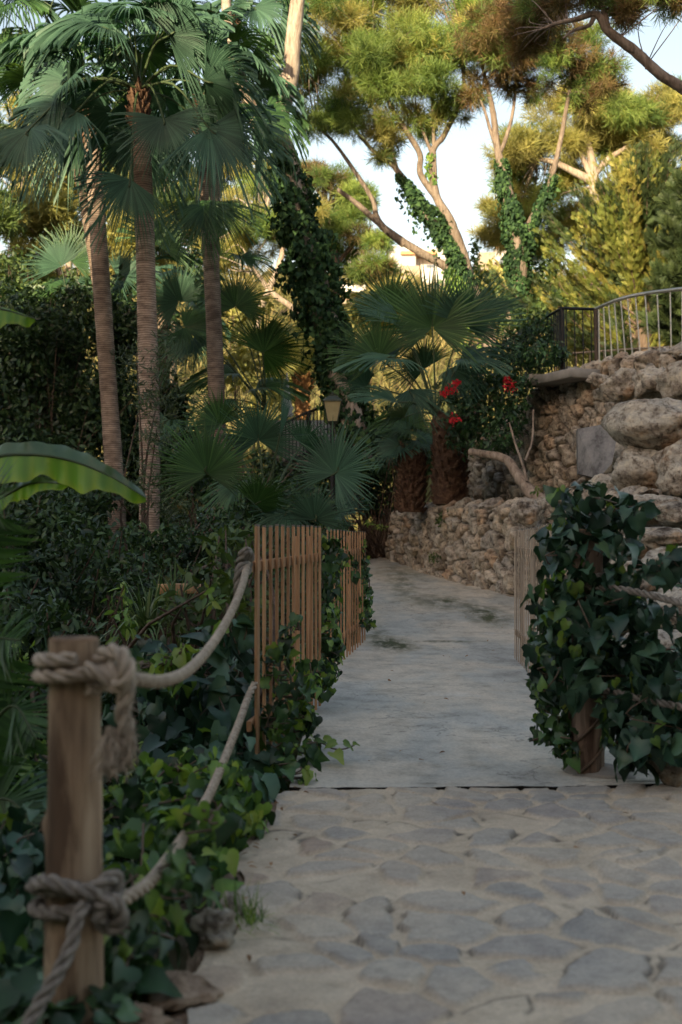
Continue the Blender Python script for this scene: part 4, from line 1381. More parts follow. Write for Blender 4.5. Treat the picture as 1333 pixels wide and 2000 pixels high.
fan_clump('fan_palm', 'fan palm top rising behind the dark shrubs at the far left', P(140, 640, 24), [
    (120, 520, 90, 470, 60, (-.2, -.8, .5), 0, 'fan', 3.2, .3), (140, 510, 170, 470, 70, (.2, -.8, .5), 0, 'fan_green', 3.2, .3), (150, 560, 200, 560, 55, (.2, -.5, .8), 0, 'fan', 3.6, .6),
    (130, 560, 70, 560, 50, (-.2, -.5, .8), 0, 'fan_green', 3.6, .6), (230, 540, 270, 520, 70, (.2, -.7, .6), 0, 'fan', 3.6, .5), (310, 480, 330, 430, 80, (.2, -.7, .6), .8, 'fan_green', 3.6, .6)],
    d=24, group='low fan palms', trunk=lambda r: palm_trunk(r, [P(140, 1050, 24), P(140, 800, 24), P(140, 640, 24)], [.14, .13, .12]))
# bare trunk glowing between the shrubs
r_ = empty('fan_palm', P(322, 1000, 26), 'thin palm trunk half seen between the middle and right tall trunks', 'palm tree', 'tall fan palms')
palm_trunk(r_, [P(322, 1000, 26), P(320, 800, 26), P(318, 600, 26)], [.15, .14, .13])
for k in range(9):
    auto_frond(r_, P(318, 590, 26), k * 2.4, math.radians(60 - 12 * k), .9, .85, 'fan', .6)


# pinnate fronds (feather leaf)
def pinnate(g, pts, L, n=46, side=(0, 0, 1), droop=.4, w=.02, mi=0):
    p = smoothpath(pts, 10)
    tube(g, p, [.012, .004], 5, .6, 1, 0, False, 0)
    t, a, b = frames(p)
    Ls = np.linspace(.06, 1, n)
    idx = Ls * (len(p) - 1)
    base = np.stack([np.interp(idx, np.arange(len(p)), p[:, k]) for k in range(3)], -1)
    tt = unit(np.stack([np.interp(idx, np.arange(len(p)), t[:, k]) for k in range(3)], -1))
    sd_ = unit(np.cross(tt, np.asarray(side, float)))
    up = np.cross(sd_, tt)
    for sg in (-1, 1):
        l = L * np.sin(np.pi * (Ls * .8 + .15)) * rng.uniform(.85, 1.1, n)
        dr = unit(sd_ * sg + tt * .75 + up * .15 + np.array([0, 0, -droop]) + rng.normal(size=tt.shape) * .07)
        TV = np.array([(0, .5, 0), (0, -.5, 0), (.5, .5, .0), (.5, -.5, .0), (1, 0, -.12)]) * [1, w * 2 / L if L else 1, 1]
        TF = np.array([(0, 1, 3), (0, 3, 2), (2, 3, 4)])
        scatter(g, TV, TF, base, dr, up + sd_ * sg * .3, l, None, mi)


root = empty('feather_palm', P(-150, 1500, 4.6), 'feather leaved palm whose dark fronds enter at the left edge', 'palm')
for pts, L in [([(-120, 1700), (-60, 1500), (20, 1380), (70, 1440)], .30), ([(-140, 1640), (-80, 1400), (-20, 1260), (40, 1250)], .3), ([(-140, 1750), (-70, 1620), (10, 1560), (90, 1640)], .3),
               ([(-160, 1400), (-90, 1150), (-40, 1000), (10, 960)], .3), ([(-140, 1800), (-60, 1720), (20, 1700), (60, 1780)], .25)]:
    g = Geo()
    pinnate(g, [P(x, y, 4.6 - .1 * i) for i, (x, y) in enumerate(pts)], L, 50, (0, -1, .4), .25, .011)
    under(g.build('frond', [M['fan_green'], M['petiole']]), root)
g = Geo()
# date palm in the sun behind the lantern
root = empty('date_palm', P(590, 850, 30), 'short sunlit palm with an orange knobbly trunk left of the lantern', 'palm tree')
g = Geo()
a_, b_ = P(590, 860, 30), P(592, 735, 30)
tube(g, [a_, (a_ + b_) / 2, b_], [.17, .16, .22], 16, .5, 0, .05)
for k in range(90):
    t = .0 + k / 90; az = k * 2.4
    dd = np.array([math.cos(az), math.sin(az), 0]); p0 = a_ + (b_ - a_) * t + dd * .13
    rr_ = .7 if t < .75 else 1.8
    tube(g, [p0, p0 + dd * .09 * rr_ + [0, 0, .08 * rr_]], [.05, .03], 5, random.random(), 0, .1, True, 2)
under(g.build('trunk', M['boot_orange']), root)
for k in range(20):
    az = k * 2.4; el = math.radians(75 - 4.3 * k)
    g = Geo()
    c0 = P(592, 735, 30)
    dr = np.array([math.cos(az) * math.cos(el), math.sin(az) * math.cos(el), math.sin(el)])
    pinnate(g, [c0, c0 + dr * .8, c0 + dr * 1.5 + [0, 0, -.15], c0 + dr * 2.0 + [0, 0, -.6]], .38, 34, (0, 0, 1), .3, .02)
    under(g.build('frond', [M['pine_gold'], M['petiole']]), root)

# banana leaves
def banana(root, mid, wA, wB, dirA, dirB, name='leaf', mA='banana_top', mB='banana'):
    p = smoothpath(mid, 16)
    n = len(p)
    t = np.linspace(0, 1, n)
    prof = np.sin(np.pi * np.clip(t * .9 + .09, 0, 1)) ** .6
    g = Geo()
    tube(g, p, [.010, .006, .002], 6, .9, 2, 0, False, 0)
    for (wd, dr, mi, sd2) in ((wA, dirA, 0, 1), (wB, dirB, 1, 2)):
        m = 9
        u = np.linspace(0, 1, m)
        wav = 1 + .20 * np.sin(t * 19 + sd2) * (mi == 1) + .07 * np.sin(t * 47 + sd2)
        W = wd * prof * wav
        d = unit(np.asarray(dr, float))
        V = p[:, None, :] + d[None, None] * (u[None, :, None] * W[:, None, None])
        rip = .012 * np.sin(t * 60 + sd2)[:, None] * u[None] ** 1.5 + .02 * np.sin(t * 14)[:, None] * u[None]
        V[..., 1] += rip
        V[..., 2] -= (.25 * u[None] ** 2) * W[:, None] * .6
        i, j = np.meshgrid(np.arange(n - 1), np.arange(m - 1), indexing='ij')
        Fq = np.stack([i * m + j, (i + 1) * m + j, (i + 1) * m + j + 1, i * m + j + 1], -1).reshape(-1, 4)
        rn = np.repeat((.45 + .3 * np.sin(t * 80) * .5 + .15 * rng.random(n))[:, None], m, 1) + .5 * u[None] ** 6
        g.add(V.reshape(-1, 3), Fq, np.clip(rn, 0, 1).ravel(), mi)
    return under(g.build(name, [M[mA], M[mB], M['petiole']]), root)


root = empty('banana_plant', P(-120, 1300, 5), 'banana plant whose wide bright leaf arches in at the left edge', 'banana plant')
banana(root, [P(-90, 980, 5.1), P(-20, 900, 5.0), P(60, 888, 4.9), P(140, 900, 4.85), P(215, 930, 4.8), P(285, 972, 4.75)], .075, .095, (0, .45, .75), (0.05, -.3, -.9))
banana(root, [P(-60, 1010, 5.0), P(0, 975, 4.95), P(60, 945, 4.9), P(135, 945, 4.85)], .045, .05, (0, .45, .7), (0, -.4, -.9))
banana(root, [P(-120, 600, 5.1), P(-60, 600, 5.0), P(0, 603, 4.95), P(68, 622, 4.9)], .04, .08, (0, .8, .4), (0, -.3, -.9), mA='banana')
g = Geo()
tube(g, [P(-120, 1500, 5.0), P(-120, 1200, 5), P(-90, 980, 5.1)], [.09, .07, .02], 10, .5)
tube(g, [P(-125, 1200, 5), P(-135, 800, 5.1), P(-120, 600, 5.1)], [.05, .03, .012], 10, .5)
under(g.build('stem', M['petiole']), root)


# ------------------------------------------------------------------ shrubs
def shrub(name, label, blobs, mat, size, dens=1.0, tpl=None, cat='shrub', group=None, hang=.3, inner=.35, kind=None, twigs=8, mat2=None):
    b0 = blobs[0]
    c0 = P(b0[0], b0[1], b0[4])
    zg = float(terrain(np.array(c0[0]), np.array(c0[1])))
    root = empty(name, (c0[0], c0[1], zg), label, cat, group, kind)
    g = Geo(); gs = Geo()
    tp = tpl or LEAF
    for (px, py, rx, rz, d, dep) in blobs:
        c = P(px, py, d); r = np.array([S(rx, d), dep, S(rz, d)])
        vol_area = (4 * math.pi * ((r[0] * r[1]) ** 1.6 / 3 + (r[0] * r[2]) ** 1.6 / 3 + (r[1] * r[2]) ** 1.6 / 3) ** (1 / 1.6))
        lw = .45 if tp is LEAF else .35
        n = int(vol_area / (size * size * lw) * 1.3 * dens)
        if rx > 40:
            m = 9
            sub, _n = blob_points(c, r * .8, m, .25)
            for sc_ in sub:
                leaves_in_blob(g, tp, sc_, r * rng.uniform(.3, .55), int(n * 1.15 / m), size, .3, hang, 0, jit=.8)
        else:
            leaves_in_blob(g, tp, c, r, n, size, inner, hang, 0, jit=.8)
        for _ in range(twigs):
            e, _n = blob_points(c, r, 1, .7)
            b = np.array([c0[0] + random.gauss(0, .1), c0[1], zg])
            tube(gs, [b, (b + e[0]) / 2 + rng.normal(size=3) * .15, e[0]], [.025, .015, .006], 5, .3, 0, 0, False, 3)
    under(g.build('foliage', [M[mat]]), root)
    if twigs: under(gs.build('branches', [M['bark_dark']]), root)
    return root


GS = 'shrubs of the shaded left bank'
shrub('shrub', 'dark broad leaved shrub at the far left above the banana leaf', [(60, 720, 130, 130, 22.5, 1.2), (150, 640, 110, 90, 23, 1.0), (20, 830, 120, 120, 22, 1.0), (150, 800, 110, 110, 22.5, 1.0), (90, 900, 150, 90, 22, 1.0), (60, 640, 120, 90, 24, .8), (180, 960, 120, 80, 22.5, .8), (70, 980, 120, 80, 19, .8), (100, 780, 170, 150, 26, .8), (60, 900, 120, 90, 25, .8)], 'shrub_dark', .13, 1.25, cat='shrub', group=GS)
shrub('shrub', 'greener shrub top catching light behind the far left shrub', [(70, 590, 90, 60, 25, 1.0), (170, 560, 90, 50, 26, 1.0), (20, 540, 60, 60, 26, 1.0)], 'shrub', .15, .7, group=GS)
shrub('shrub', 'dark shrub filling the gap between the left and middle tall trunks', [(250, 650, 60, 120, 24, .8), (250, 820, 70, 110, 23.5, .8), (345, 760, 50, 130, 24, .8), (300, 920, 110, 90, 23, .8), (380, 880, 70, 90, 23.5, .8)], 'shrub_dark', .14, 1.2, group=GS)
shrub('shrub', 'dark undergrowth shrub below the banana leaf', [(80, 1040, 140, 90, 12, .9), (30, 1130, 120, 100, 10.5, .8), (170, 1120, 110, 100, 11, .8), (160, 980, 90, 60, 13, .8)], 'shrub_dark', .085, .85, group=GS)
shrub('shrub', 'shadowy shrub low at the left edge behind the nearest post', [(60, 1240, 110, 100, 8.5, .6), (160, 1260, 90, 90, 8.2, .5), (20, 1380, 90, 110, 6.8, .5), (200, 1380, 90, 90, 7, .4), (60, 1480, 110, 80, 6.0, .4)], 'shrub_dark', .075, .85, group=GS)
shrub('shrub', 'fine leaved shrub in front of the middle tall trunk', [(285, 780, 60, 60, 13.5, .5), (250, 700, 30, 40, 13.7, .3), (320, 700, 35, 50, 13.7, .3), (300, 860, 45, 40, 13.5, .4), (290, 960, 60, 60, 13, .5), (345, 1000, 50, 50, 12.8, .4)], 'olive', .08, .42, tpl=LONG, group=GS, hang=-.2, inner=.1, twigs=1)
shrub('shrub', 'small leaved shrub under the middle trunk left of the fence', [(300, 1080, 100, 60, 11, .7), (400, 1060, 80, 50, 11.5, .6), (250, 1150, 80, 60, 10, .5), (440, 1020, 50, 40, 12, .5)], 'shrub_dark', .07, .75, group=GS)
shrub('shrub', 'dark evergreen shrub behind the low fan palm by the lamp post', [(400, 920, 90, 80, 15, .8), (560, 960, 80, 70, 15.5, .8), (480, 1000, 90, 50, 14, .7), (620, 1010, 60, 40, 15.5, .7)], 'shrub_dark', .10, .7, group=GS)
shrub('shrub', 'leafy dark green shrub behind the rope knot on the near fence', [(430, 1120, 70, 60, 8.0, .4), (470, 1180, 40, 60, 7.4, .3), (370, 1200, 60, 60, 7.8, .4), (450, 1060, 60, 40, 9.5, .4)], 'shrub', .10, .55, group=GS, tpl=LEAF)
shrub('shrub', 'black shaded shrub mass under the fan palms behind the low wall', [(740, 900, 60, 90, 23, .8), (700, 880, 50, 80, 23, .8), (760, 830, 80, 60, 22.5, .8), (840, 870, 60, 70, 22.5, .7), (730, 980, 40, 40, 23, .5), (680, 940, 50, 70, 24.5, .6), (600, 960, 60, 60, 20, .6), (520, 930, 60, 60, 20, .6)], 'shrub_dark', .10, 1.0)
shrub('shrub', 'fresh green shoots by the grass clump left of the near fence', [(240, 1175, 24, 40, 8.2, .2), (250, 1220, 30, 30, 8.0, .2), (420, 1165, 20, 30, 7.2, .15)], 'ivy_fresh', .08, .4, group=GS, twigs=2)
shrub('shrub', 'pale green weed leaves low at the left edge', [(70, 1480, 30, 50, 5.6, .15), (120, 1290, 14, 30, 6.6, .1), (45, 1300, 14, 50, 6.8, .1)], 'ivy_fresh', .05, .35, group=GS, twigs=2)

# striped long-leaved clump
def blades(root_pt, n, L, w, mat, label, cat='grass', name='grass_tuft', spread=.9, g_=None):
    g = Geo()
    for k in range(n):
        az = random.uniform(0, 2 * math.pi); e = random.uniform(.4, 1.45)
        l = L * random.uniform(.5, 1.1)
        d = np.array([math.cos(az) * math.cos(e), math.sin(az) * math.cos(e), math.sin(e)])
        b = np.asarray(root_pt) + np.array([random.gauss(0, .03), random.gauss(0, .03), 0])
        tt = np.linspace(0, 1, 7)
        p = b + d * (l * tt)[:, None]
        p[:, 2] -= spread * l * tt ** 2.3 * math.cos(e)
        s = unit(np.cross(d, (0, 0, 1)))
        ww = w * np.array([.7, 1, 1, .9, .7, .4, .02])[:, None]
        V = np.stack([p - s * ww, p + s * ww], 1).reshape(-1, 3)
        V[:, 2] += 0
        i = np.arange(6) * 2
        g.add(V, np.stack([i, i + 1, i + 3, i + 2], -1), random.random())
    return tag(centre(g.build(name, M[mat]), root_pt), label, cat)


blades(P(290, 1235, 8.2), 120, .55, .009, 'blade', 'clump of long narrow striped leaves behind the sagging rope')
blades(P(350, 1215, 8.4), 90, .5, .009, 'blade', 'second clump of narrow leaves beside the orange timber')
blades(P(480, 1810, 3.55), 70, .16, .0022, 'ivy_fresh', 'small tuft of thin grass on the paving edge by the brown rock', name='grass_tuft', spread=.4)
blades(P(100, 1330, 6.5), 60, .35, .006, 'fan_green', 'thin spiky leaves just above the nearest post')
g = Geo()
box(g, P(350, 1150, 8.6), .30, .06, .07, .35, .7, bev=.006)
box(g, P(343, 1168, 8.5), .08, .06, .20, .1, .7, bev=.006)
for v in g.V: pass
tag(centre(g.build('timber_offcut', M['slat'])), 'short piece of orange timber half hidden in the narrow leaves', 'timber')
# fallen leaf bits
g = Geo()
n = 26
pp = np.array([P(random.uniform(440, 520), random.uniform(1600, 1830), 0) for _ in range(n)])
pos = []
for k in range(n):
    y = random.uniform(3.2, 5.4); x = np.interp(y, *LE) + random.uniform(-.02, .14)
    pos.append((x, y, .022))
scatter(g, *LEAF, np.array(pos), rng.normal(size=(n, 3)) * [1, 1, .1], np.tile([0, 0, 1.], (n, 1)) + rng.normal(size=(n, 3)) * .3, .03)
n = 34
yy = rng.uniform(3.2, 15, n); xx = np.interp(yy, *LE) + .15 + rng.random(n) * (np.interp(yy, *RE) - np.interp(yy, *LE) - .4)
scatter(g, *LEAF, np.stack([xx, yy, gz(yy) + .02], -1), rng.normal(size=(n, 3)) * [1, 1, .1], np.tile([0, 0, 1.], (n, 1)) + rng.normal(size=(n, 3)) * .3, rng.uniform(.015, .04, n))
tag(centre(g.build('leaf_litter', M['deadleaf'])), 'dry fallen leaves scattered on the path and along its edge', kind='stuff')

# bougainvillea / vine over the wall
root = empty('bougainvillea', P(960, 900, 18.2), 'dark climbing shrub with red flowers spilling over the tall wall', 'flowering shrub')
g = Geo()
for (px, py, rx, rz, d, dep) in [(950, 730, 70, 35, 18.6, .5), (1000, 760, 45, 50, 18, .4), (930, 800, 60, 60, 18.4, .5), (985, 830, 45, 55, 17.9, .35), (900, 760, 50, 40, 18.6, .5), (1040, 700, 60, 30, 18.2, .35), (1050, 650, 50, 35, 18.6, .3), (1000, 690, 50, 35, 18.8, .4), (905, 850, 35, 40, 18.6, .3), (960, 875, 45, 22, 18.2, .25), (1070, 690, 40, 28, 17.9, .25)]:
    c = P(px, py, d); r = np.array([S(rx, d), dep, S(rz, d)])
    leaves_in_blob(g, LEAF, c, r, int(900 * r[0] * r[2] / .16), .085, .2, .5, 0, jit=.8)
under(g.build('foliage', M['ivy']), root)
for (px, py, rp) in ((880, 762, 14), (868, 770, 8), (892, 748, 8), (995, 752, 15), (887, 820, 13), (990, 742, 8)):
    g = Geo()
    d = 17.3
    leaves_in_blob(g, LEAF, P(px, py, d), np.array([S(rp, d), .08, S(rp * .8, d)]), 64, .045, .1, 0, 0, jit=1.2)
    under(g.build('flower_cluster', M['red']), root)
# hanging bare stems and dead branch
root = empty('dead_branch', P(930, 885, 18), 'pale dead branch lying across the rubble wall', 'branch')
g = Geo()
tube(g, [P(918, 882, 18.0), P(955, 888, 17.8), P(990, 898, 17.6), P(1010, 925, 17.4), P(1040, 965, 17.1), P(1075, 985, 17)], [.05, .06, .065, .075, .09, .1], 9, .5, 0, .05)
tube(g, [P(995, 825, 17.4), P(1008, 870, 17.3), P(1022, 910, 17.2), P(1030, 940, 17.1)], [.012, .018, .022], 6, .5)
tube(g, [P(1042, 800, 17.6), P(1040, 860, 17.4), P(1026, 900, 17.2)], [.012, .016, .018], 6, .5)
under(g.build('limb', M['bark_pale']), root)
shrub('weed', 'small weeds rooted at the foot of the low wall', [(848, 1088, 12, 10, 19.2, .1), (882, 1003, 20, 12, 19.2, .1), (860, 1015, 8, 16, 19.2, .1)], 'shrub', .06, .6, cat='weed', twigs=0)
shrub('weed', 'sprig of green weed at the edge of the low wall top', [(742, 1028, 14, 5, 22, .1), (720, 1020, 10, 6, 20, .1), (1050, 955, 14, 8, 16.4, .08)], 'ivy_fresh', .06, .4, cat='weed', twigs=0)


# ------------------------------------------------------------------ railings
def rail_line(root, name, pts, r, mat):
    g = Geo(); tube(g, pts, r, 8, .5, 0, 0, True, 4)
    return under(g.build(name, M[mat]), root)


def bars(root, tops, bots, n, r, mat, name='baluster'):
    T = smoothpath(tops, 12); B = smoothpath(bots, 12)
    for k in range(n):
        t = (k + .5) / n
        a = np.array([np.interp(t * (len(T) - 1), np.arange(len(T)), T[:, q]) for q in range(3)])
        b = np.array([np.interp(t * (len(B) - 1), np.arange(len(B)), B[:, q]) for q in range(3)])
        g = Geo(); tube(g, [b, a], r, 6, .5, 0, 0, True, 1)
        under(g.build(name, M[mat]), root)


root = empty('iron_railing', P(1100, 735, 18), 'black iron railing turning the corner on top of the tall wall', 'railing')
rail_line(root, 'top_rail', [P(1098, 602, 18), P(1163, 604, 17.6)], .022, 'iron')
rail_line(root, 'bottom_rail', [P(1100, 727, 18), P(1165, 723, 17.6)], .015, 'iron')
rail_line(root, 'railing_post', [P(1098, 600, 18), P(1101, 738, 18)], .035, 'iron')
bars(root, [P(1098, 602, 18), P(1163, 604, 17.6)], [P(1100, 727, 18), P(1165, 723, 17.6)], 4, .009, 'iron')
tl = [P(1098, 602, 18), P(1070, 618, 18.6), P(1000, 662, 20), P(930, 705, 21.5), P(890, 730, 22.3)]
bl = [P(1100, 732, 18), P(1072, 738, 18.6), P(1000, 775, 20), P(930, 808, 21.5), P(890, 825, 22.3)]
rail_line(root, 'top_rail', tl, .022, 'iron')
rail_line(root, 'bottom_rail', bl, .014, 'iron')
bars(root, tl, bl, 26, .011, 'iron')
root = empty('steel_railing', P(1165, 725, 17.6), 'pale steel railing rising to the right above the boulders', 'railing')
tl = [P(1165, 603, 17.6), P(1200, 588, 17.2), P(1250, 575, 16.9), P(1333, 564, 16.3), P(1400, 556, 15.9)]
bl = [P(1165, 722, 17.6), P(1210, 716, 17.2), P(1260, 705, 16.9), P(1333, 693, 16.3), P(1400, 688, 15.9)]
rail_line(root, 'top_rail', tl, .026, 'steel')
rail_line(root, 'bottom_rail', bl, .016, 'steel')
rail_line(root, 'railing_post', [P(1164, 603, 17.6), P(1166, 728, 17.6)], .032, 'rust')
bars(root, tl, bl, 14, .010, 'steel')
# lower far fence seen through the railing
root = empty('garden_fence', P(1250, 700, 23), 'far low fence seen through the steel railing', 'fence')
g = Geo()
rail_line(root, 'rail', [P(1120, 690, 24), P(1230, 682, 22.5), P(1350, 676, 21.5)], .02, 'bark_pale')
bars(root, [P(1120, 690, 24), P(1350, 676, 21.5)], [P(1120, 730, 24), P(1350, 722, 21.5)], 16, .012, 'bark_pale', 'picket')
# iron railing near the lantern
root = empty('iron_railing', P(600, 880, 22), 'black iron stair railing behind the lantern', 'railing')
tl = [P(548, 830, 22), P(600, 806, 22), P(650, 788, 22.5)]
bl = [P(548, 905, 22), P(600, 885, 22), P(650, 868, 22.5)]
rail_line(root, 'top_rail', tl, .024, 'iron')
rail_line(root, 'bottom_rail', bl, .018, 'iron')
rail_line(root, 'railing_post', [P(604, 804, 21.9), P(606, 900, 21.9)], .03, 'iron')
bars(root, tl, bl, 15, .011, 'iron')
g = Geo()
for k in range(7):
    a_ = P(560 + k * 16, 900 - k * 5, 24)
    box(g, a_, .14, .9, .12, 0, .5, bev=.01)
box(g, P(600, 880, 25), 1.4, .4, 1.2, 0, .5)
tag(centre(g.build('stone_steps', M['capstone'])), 'pale stair flank behind the black stair railing', 'steps')

# street lantern
LX = P(650, 0, 18)[0]
root = empty('lamp_post', (LX, 18, .4), 'old style lantern on a dark post with frosted yellowish glass', 'street lamp')
def prism4(g, z0, z1, w0, w1, cx, cy, rnd=.5, mi=0):
    V = []
    for z, w_ in ((z0, w0), (z1, w1)):
        for sx, sy in ((-1, -1), (1, -1), (1, 1), (-1, 1)): V.append((cx + sx * w_, cy + sy * w_, z))
    g.add(V, np.array([(0, 1, 5, 4), (1, 2, 6, 5), (2, 3, 7, 6), (3, 0, 4, 7), (3, 2, 1, 0), (4, 5, 6, 7)]), rnd, mi)
z_top = CH - (785 - HY) / F * 18; z_bot = CH - (823 - HY) / F * 18
g = Geo(); prism4(g, z_bot, z_top, .072, .125, LX, 18); under(g.build('lamp_glass', M['lampglass'], smooth=False), root)
g = Geo()
for sx, sy in ((-1, -1), (1, -1), (1, 1), (-1, 1)):
    tube(g, [(LX + sx * .073, 18 + sy * .073, z_bot), (LX + sx * .127, 18 + sy * .127, z_top)], .008, 5, .5, 0, 0, True, 1)
prism4(g, z_bot - .03, z_bot - .002, .06, .08, LX, 18)
prism4(g, z_bot - .1, z_bot - .031, .03, .045, LX, 18)
under(g.build('lantern_frame', M['lampgreen'], smooth=False), root)
g = Geo()
prism4(g, z_top + .002, z_top + .022, .145, .14, LX, 18)
prism4(g, z_top + .023, z_top + .085, .135, .055, LX, 18)
prism4(g, z_top + .086, z_top + .115, .04, .045, LX, 18)
tube(g, [(LX, 18, z_top + .11), (LX, 18, z_top + .15)], [.02, .004], 6, .5, 0, 0, True, 2)
under(g.build('lamp_cap', M['lampgreen'], smooth=False), root)
g = Geo()
tube(g, [(LX, 18, .3), (LX, 18, .9), (LX, 18, 1.2), (LX, 18, 2.0), (LX, 18, z_bot - .08)], [.06, .05, .035, .03, .022], 10, .5, 0, 0, True, 3)
under(g.build('pole', M['iron']), root)

# closed parasol
root = empty('parasol', P(561, 905, 25), 'closed pale parasol left of the sunlit palm', 'parasol')
g = Geo(); tube(g, [P(561, 905, 25), P(561, 735, 25)], .018, 6, .5, 0, 0, True, 2); under(g.build('pole', M['rust']), root)
g = Geo(); tube(g, [P(561, 815, 25), P(561, 800, 25), P(561, 780, 25), P(561, 755, 25), P(561, 728, 25)], [.10, .12, .075, .045, .01], 14, .5, 0, .08, True, 5); under(g.build('canopy', M['cloth']), root)


# ------------------------------------------------------------------ pines and other trees
def tree(name, label, limbs, pads, mats, d0, bark='bark', tuft=.22, dens=1.0, tpl=None, ivy=(), cat='pine tree', group=None, crown='crown', twigs=True, up=.3, limb=1.0):
    """limbs: list of ([(px,py,d)...],[radii px...]);  pads: (px,py,r_px,d[,flat])"""
    b = limbs[0][0][0]
    base = P(b[0], b[1], b[2] if len(b) > 2 else d0)
    root = empty(name, base, label, cat, group)
    g = Geo()
    nodes = []
    for pts, rad in limbs:
        pp = [P(q[0], q[1], q[2] if len(q) > 2 else d0) for q in pts]
        tube(g, pp, [S(r * limb, d0) for r in rad], 12, .5, 0, .035, True, 7)
        sp = smoothpath(pp, 5)
        nodes.append(sp[len(sp) // 2:])
    nodes = np.vstack(nodes)
    gl = Geo()
    tp = tpl or TUFT
    for pd in pads:
        px, py, rp, d = pd[:4]
        fl = pd[4] if len(pd) > 4 else .62
        c = P(px, py, d); r = np.array([S(rp, d), S(rp, d) * 1.0, S(rp, d) * fl])
        # sub clumps inside each pad give light and dark clusters with gaps
        m = 9
        sub, _ = blob_points(c, r * 1.12, m, .2)
        for sc_ in sub:
            rr = r * rng.uniform(.26, .62) * np.array([1, 1, .75])
            n = int(82 * dens * (rr[0] / .4) ** 1.45)
            pos, nn = blob_points(sc_, rr, n, .25)
            xd = unit(nn + np.array([0, 0, up]) + rng.normal(size=nn.shape) * .4)
            base_r = np.clip(rng.normal(.5, .16) + rng.normal(0, .17, n), 0, 1)
            mi = 1 if (len(mats) > 1 and rng.random() < .3) else 0
            scatter(gl, *tp, pos, xd, rng.normal(size=nn.shape), tuft * rng.uniform(.7, 1.25, n), base_r, mi)
            if twigs:
                k = np.argmin(np.linalg.norm(nodes - sc_, axis=1))
                a = nodes[k]
                L = np.linalg.norm(sc_ - a)
                if L < 3.2:
                    mid = (a + sc_) / 2 + rng.normal(size=3) * .1 * L + np.array([0, 0, .06 * L])
                    tube(g, [a, mid, sc_], [(.012 + .004 * L) * d0 / 27, .010 * d0 / 27, .004 * d0 / 27], 5, .5, 0, 0, False, 4)
    under(g.build('trunk', M[bark]), root)
    if pads: under(gl.build(crown, [M[x] for x in mats]), root)
    for (pts, rp, mt, size, dn, lb) in ivy:
        gi = Geo()
        pp = [P(q[0], q[1], q[2] if len(q) > 2 else d0) for q in pts]
        p = smoothpath(pp, 10)
        rad = np.interp(np.linspace(0, 1, len(p)), np.linspace(0, 1, len(rp)), [S(r, d0) for r in rp])
        L = np.concatenate([[0], np.cumsum(np.linalg.norm(np.diff(p, axis=0), axis=1))])
        n = int(L[-1] * 2 * math.pi * rad.mean() / (size * size * .5) * 1.9 * dn)
        s = rng.random(n) * L[-1]
        c = np.stack([np.interp(s, L, p[:, k]) for k in range(3)], -1)
        rr = np.interp(s, L, rad)
        t, a, b2 = frames(p)
        A = np.stack([np.interp(s, L, a[:, k]) for k in range(3)], -1); B2 = np.stack([np.interp(s, L, b2[:, k]) for k in range(3)], -1)
        th = rng.random(n) * 2 * math.pi
        out = unit(np.cos(th)[:, None] * A + np.sin(th)[:, None] * B2)
        lump = 1 + .25 * np.sin(s * 3.1 + th * 2) + .18 * np.sin(s * 7.3 - th) + .12 * np.sin(s * 15 + th * 3)
        keep = (np.sin(s * 2.3 + th * 2.2) + np.sin(s * 5.1 - th * 1.3) + rng.normal(0, .5, n)) > -1.75
        pos = c + out * (rr * lump * rng.uniform(.6, 1.15, n))[:, None]
        m2 = rng.random(n) < .10                       # loose hanging strands
        pos[m2] += out[m2] * (rr[m2] * .25)[:, None] - np.array([0, 0, 1]) * (rng.random(m2.sum()) * .5)[:, None]
        pos = pos[keep]; out = out[keep]; n = int(keep.sum())
        nn = unit(out + rng.normal(size=out.shape) * .5 + np.array([0, 0, .3]))
        scatter(gi, *IVY, pos, rng.normal(size=out.shape) * .5 + np.array([0, 0, -.9]) + out * .25, nn, size * rng.uniform(.6, 1.25, n))
        o = gi.build('ivy', M[mt])
        under(o, root)
    return root


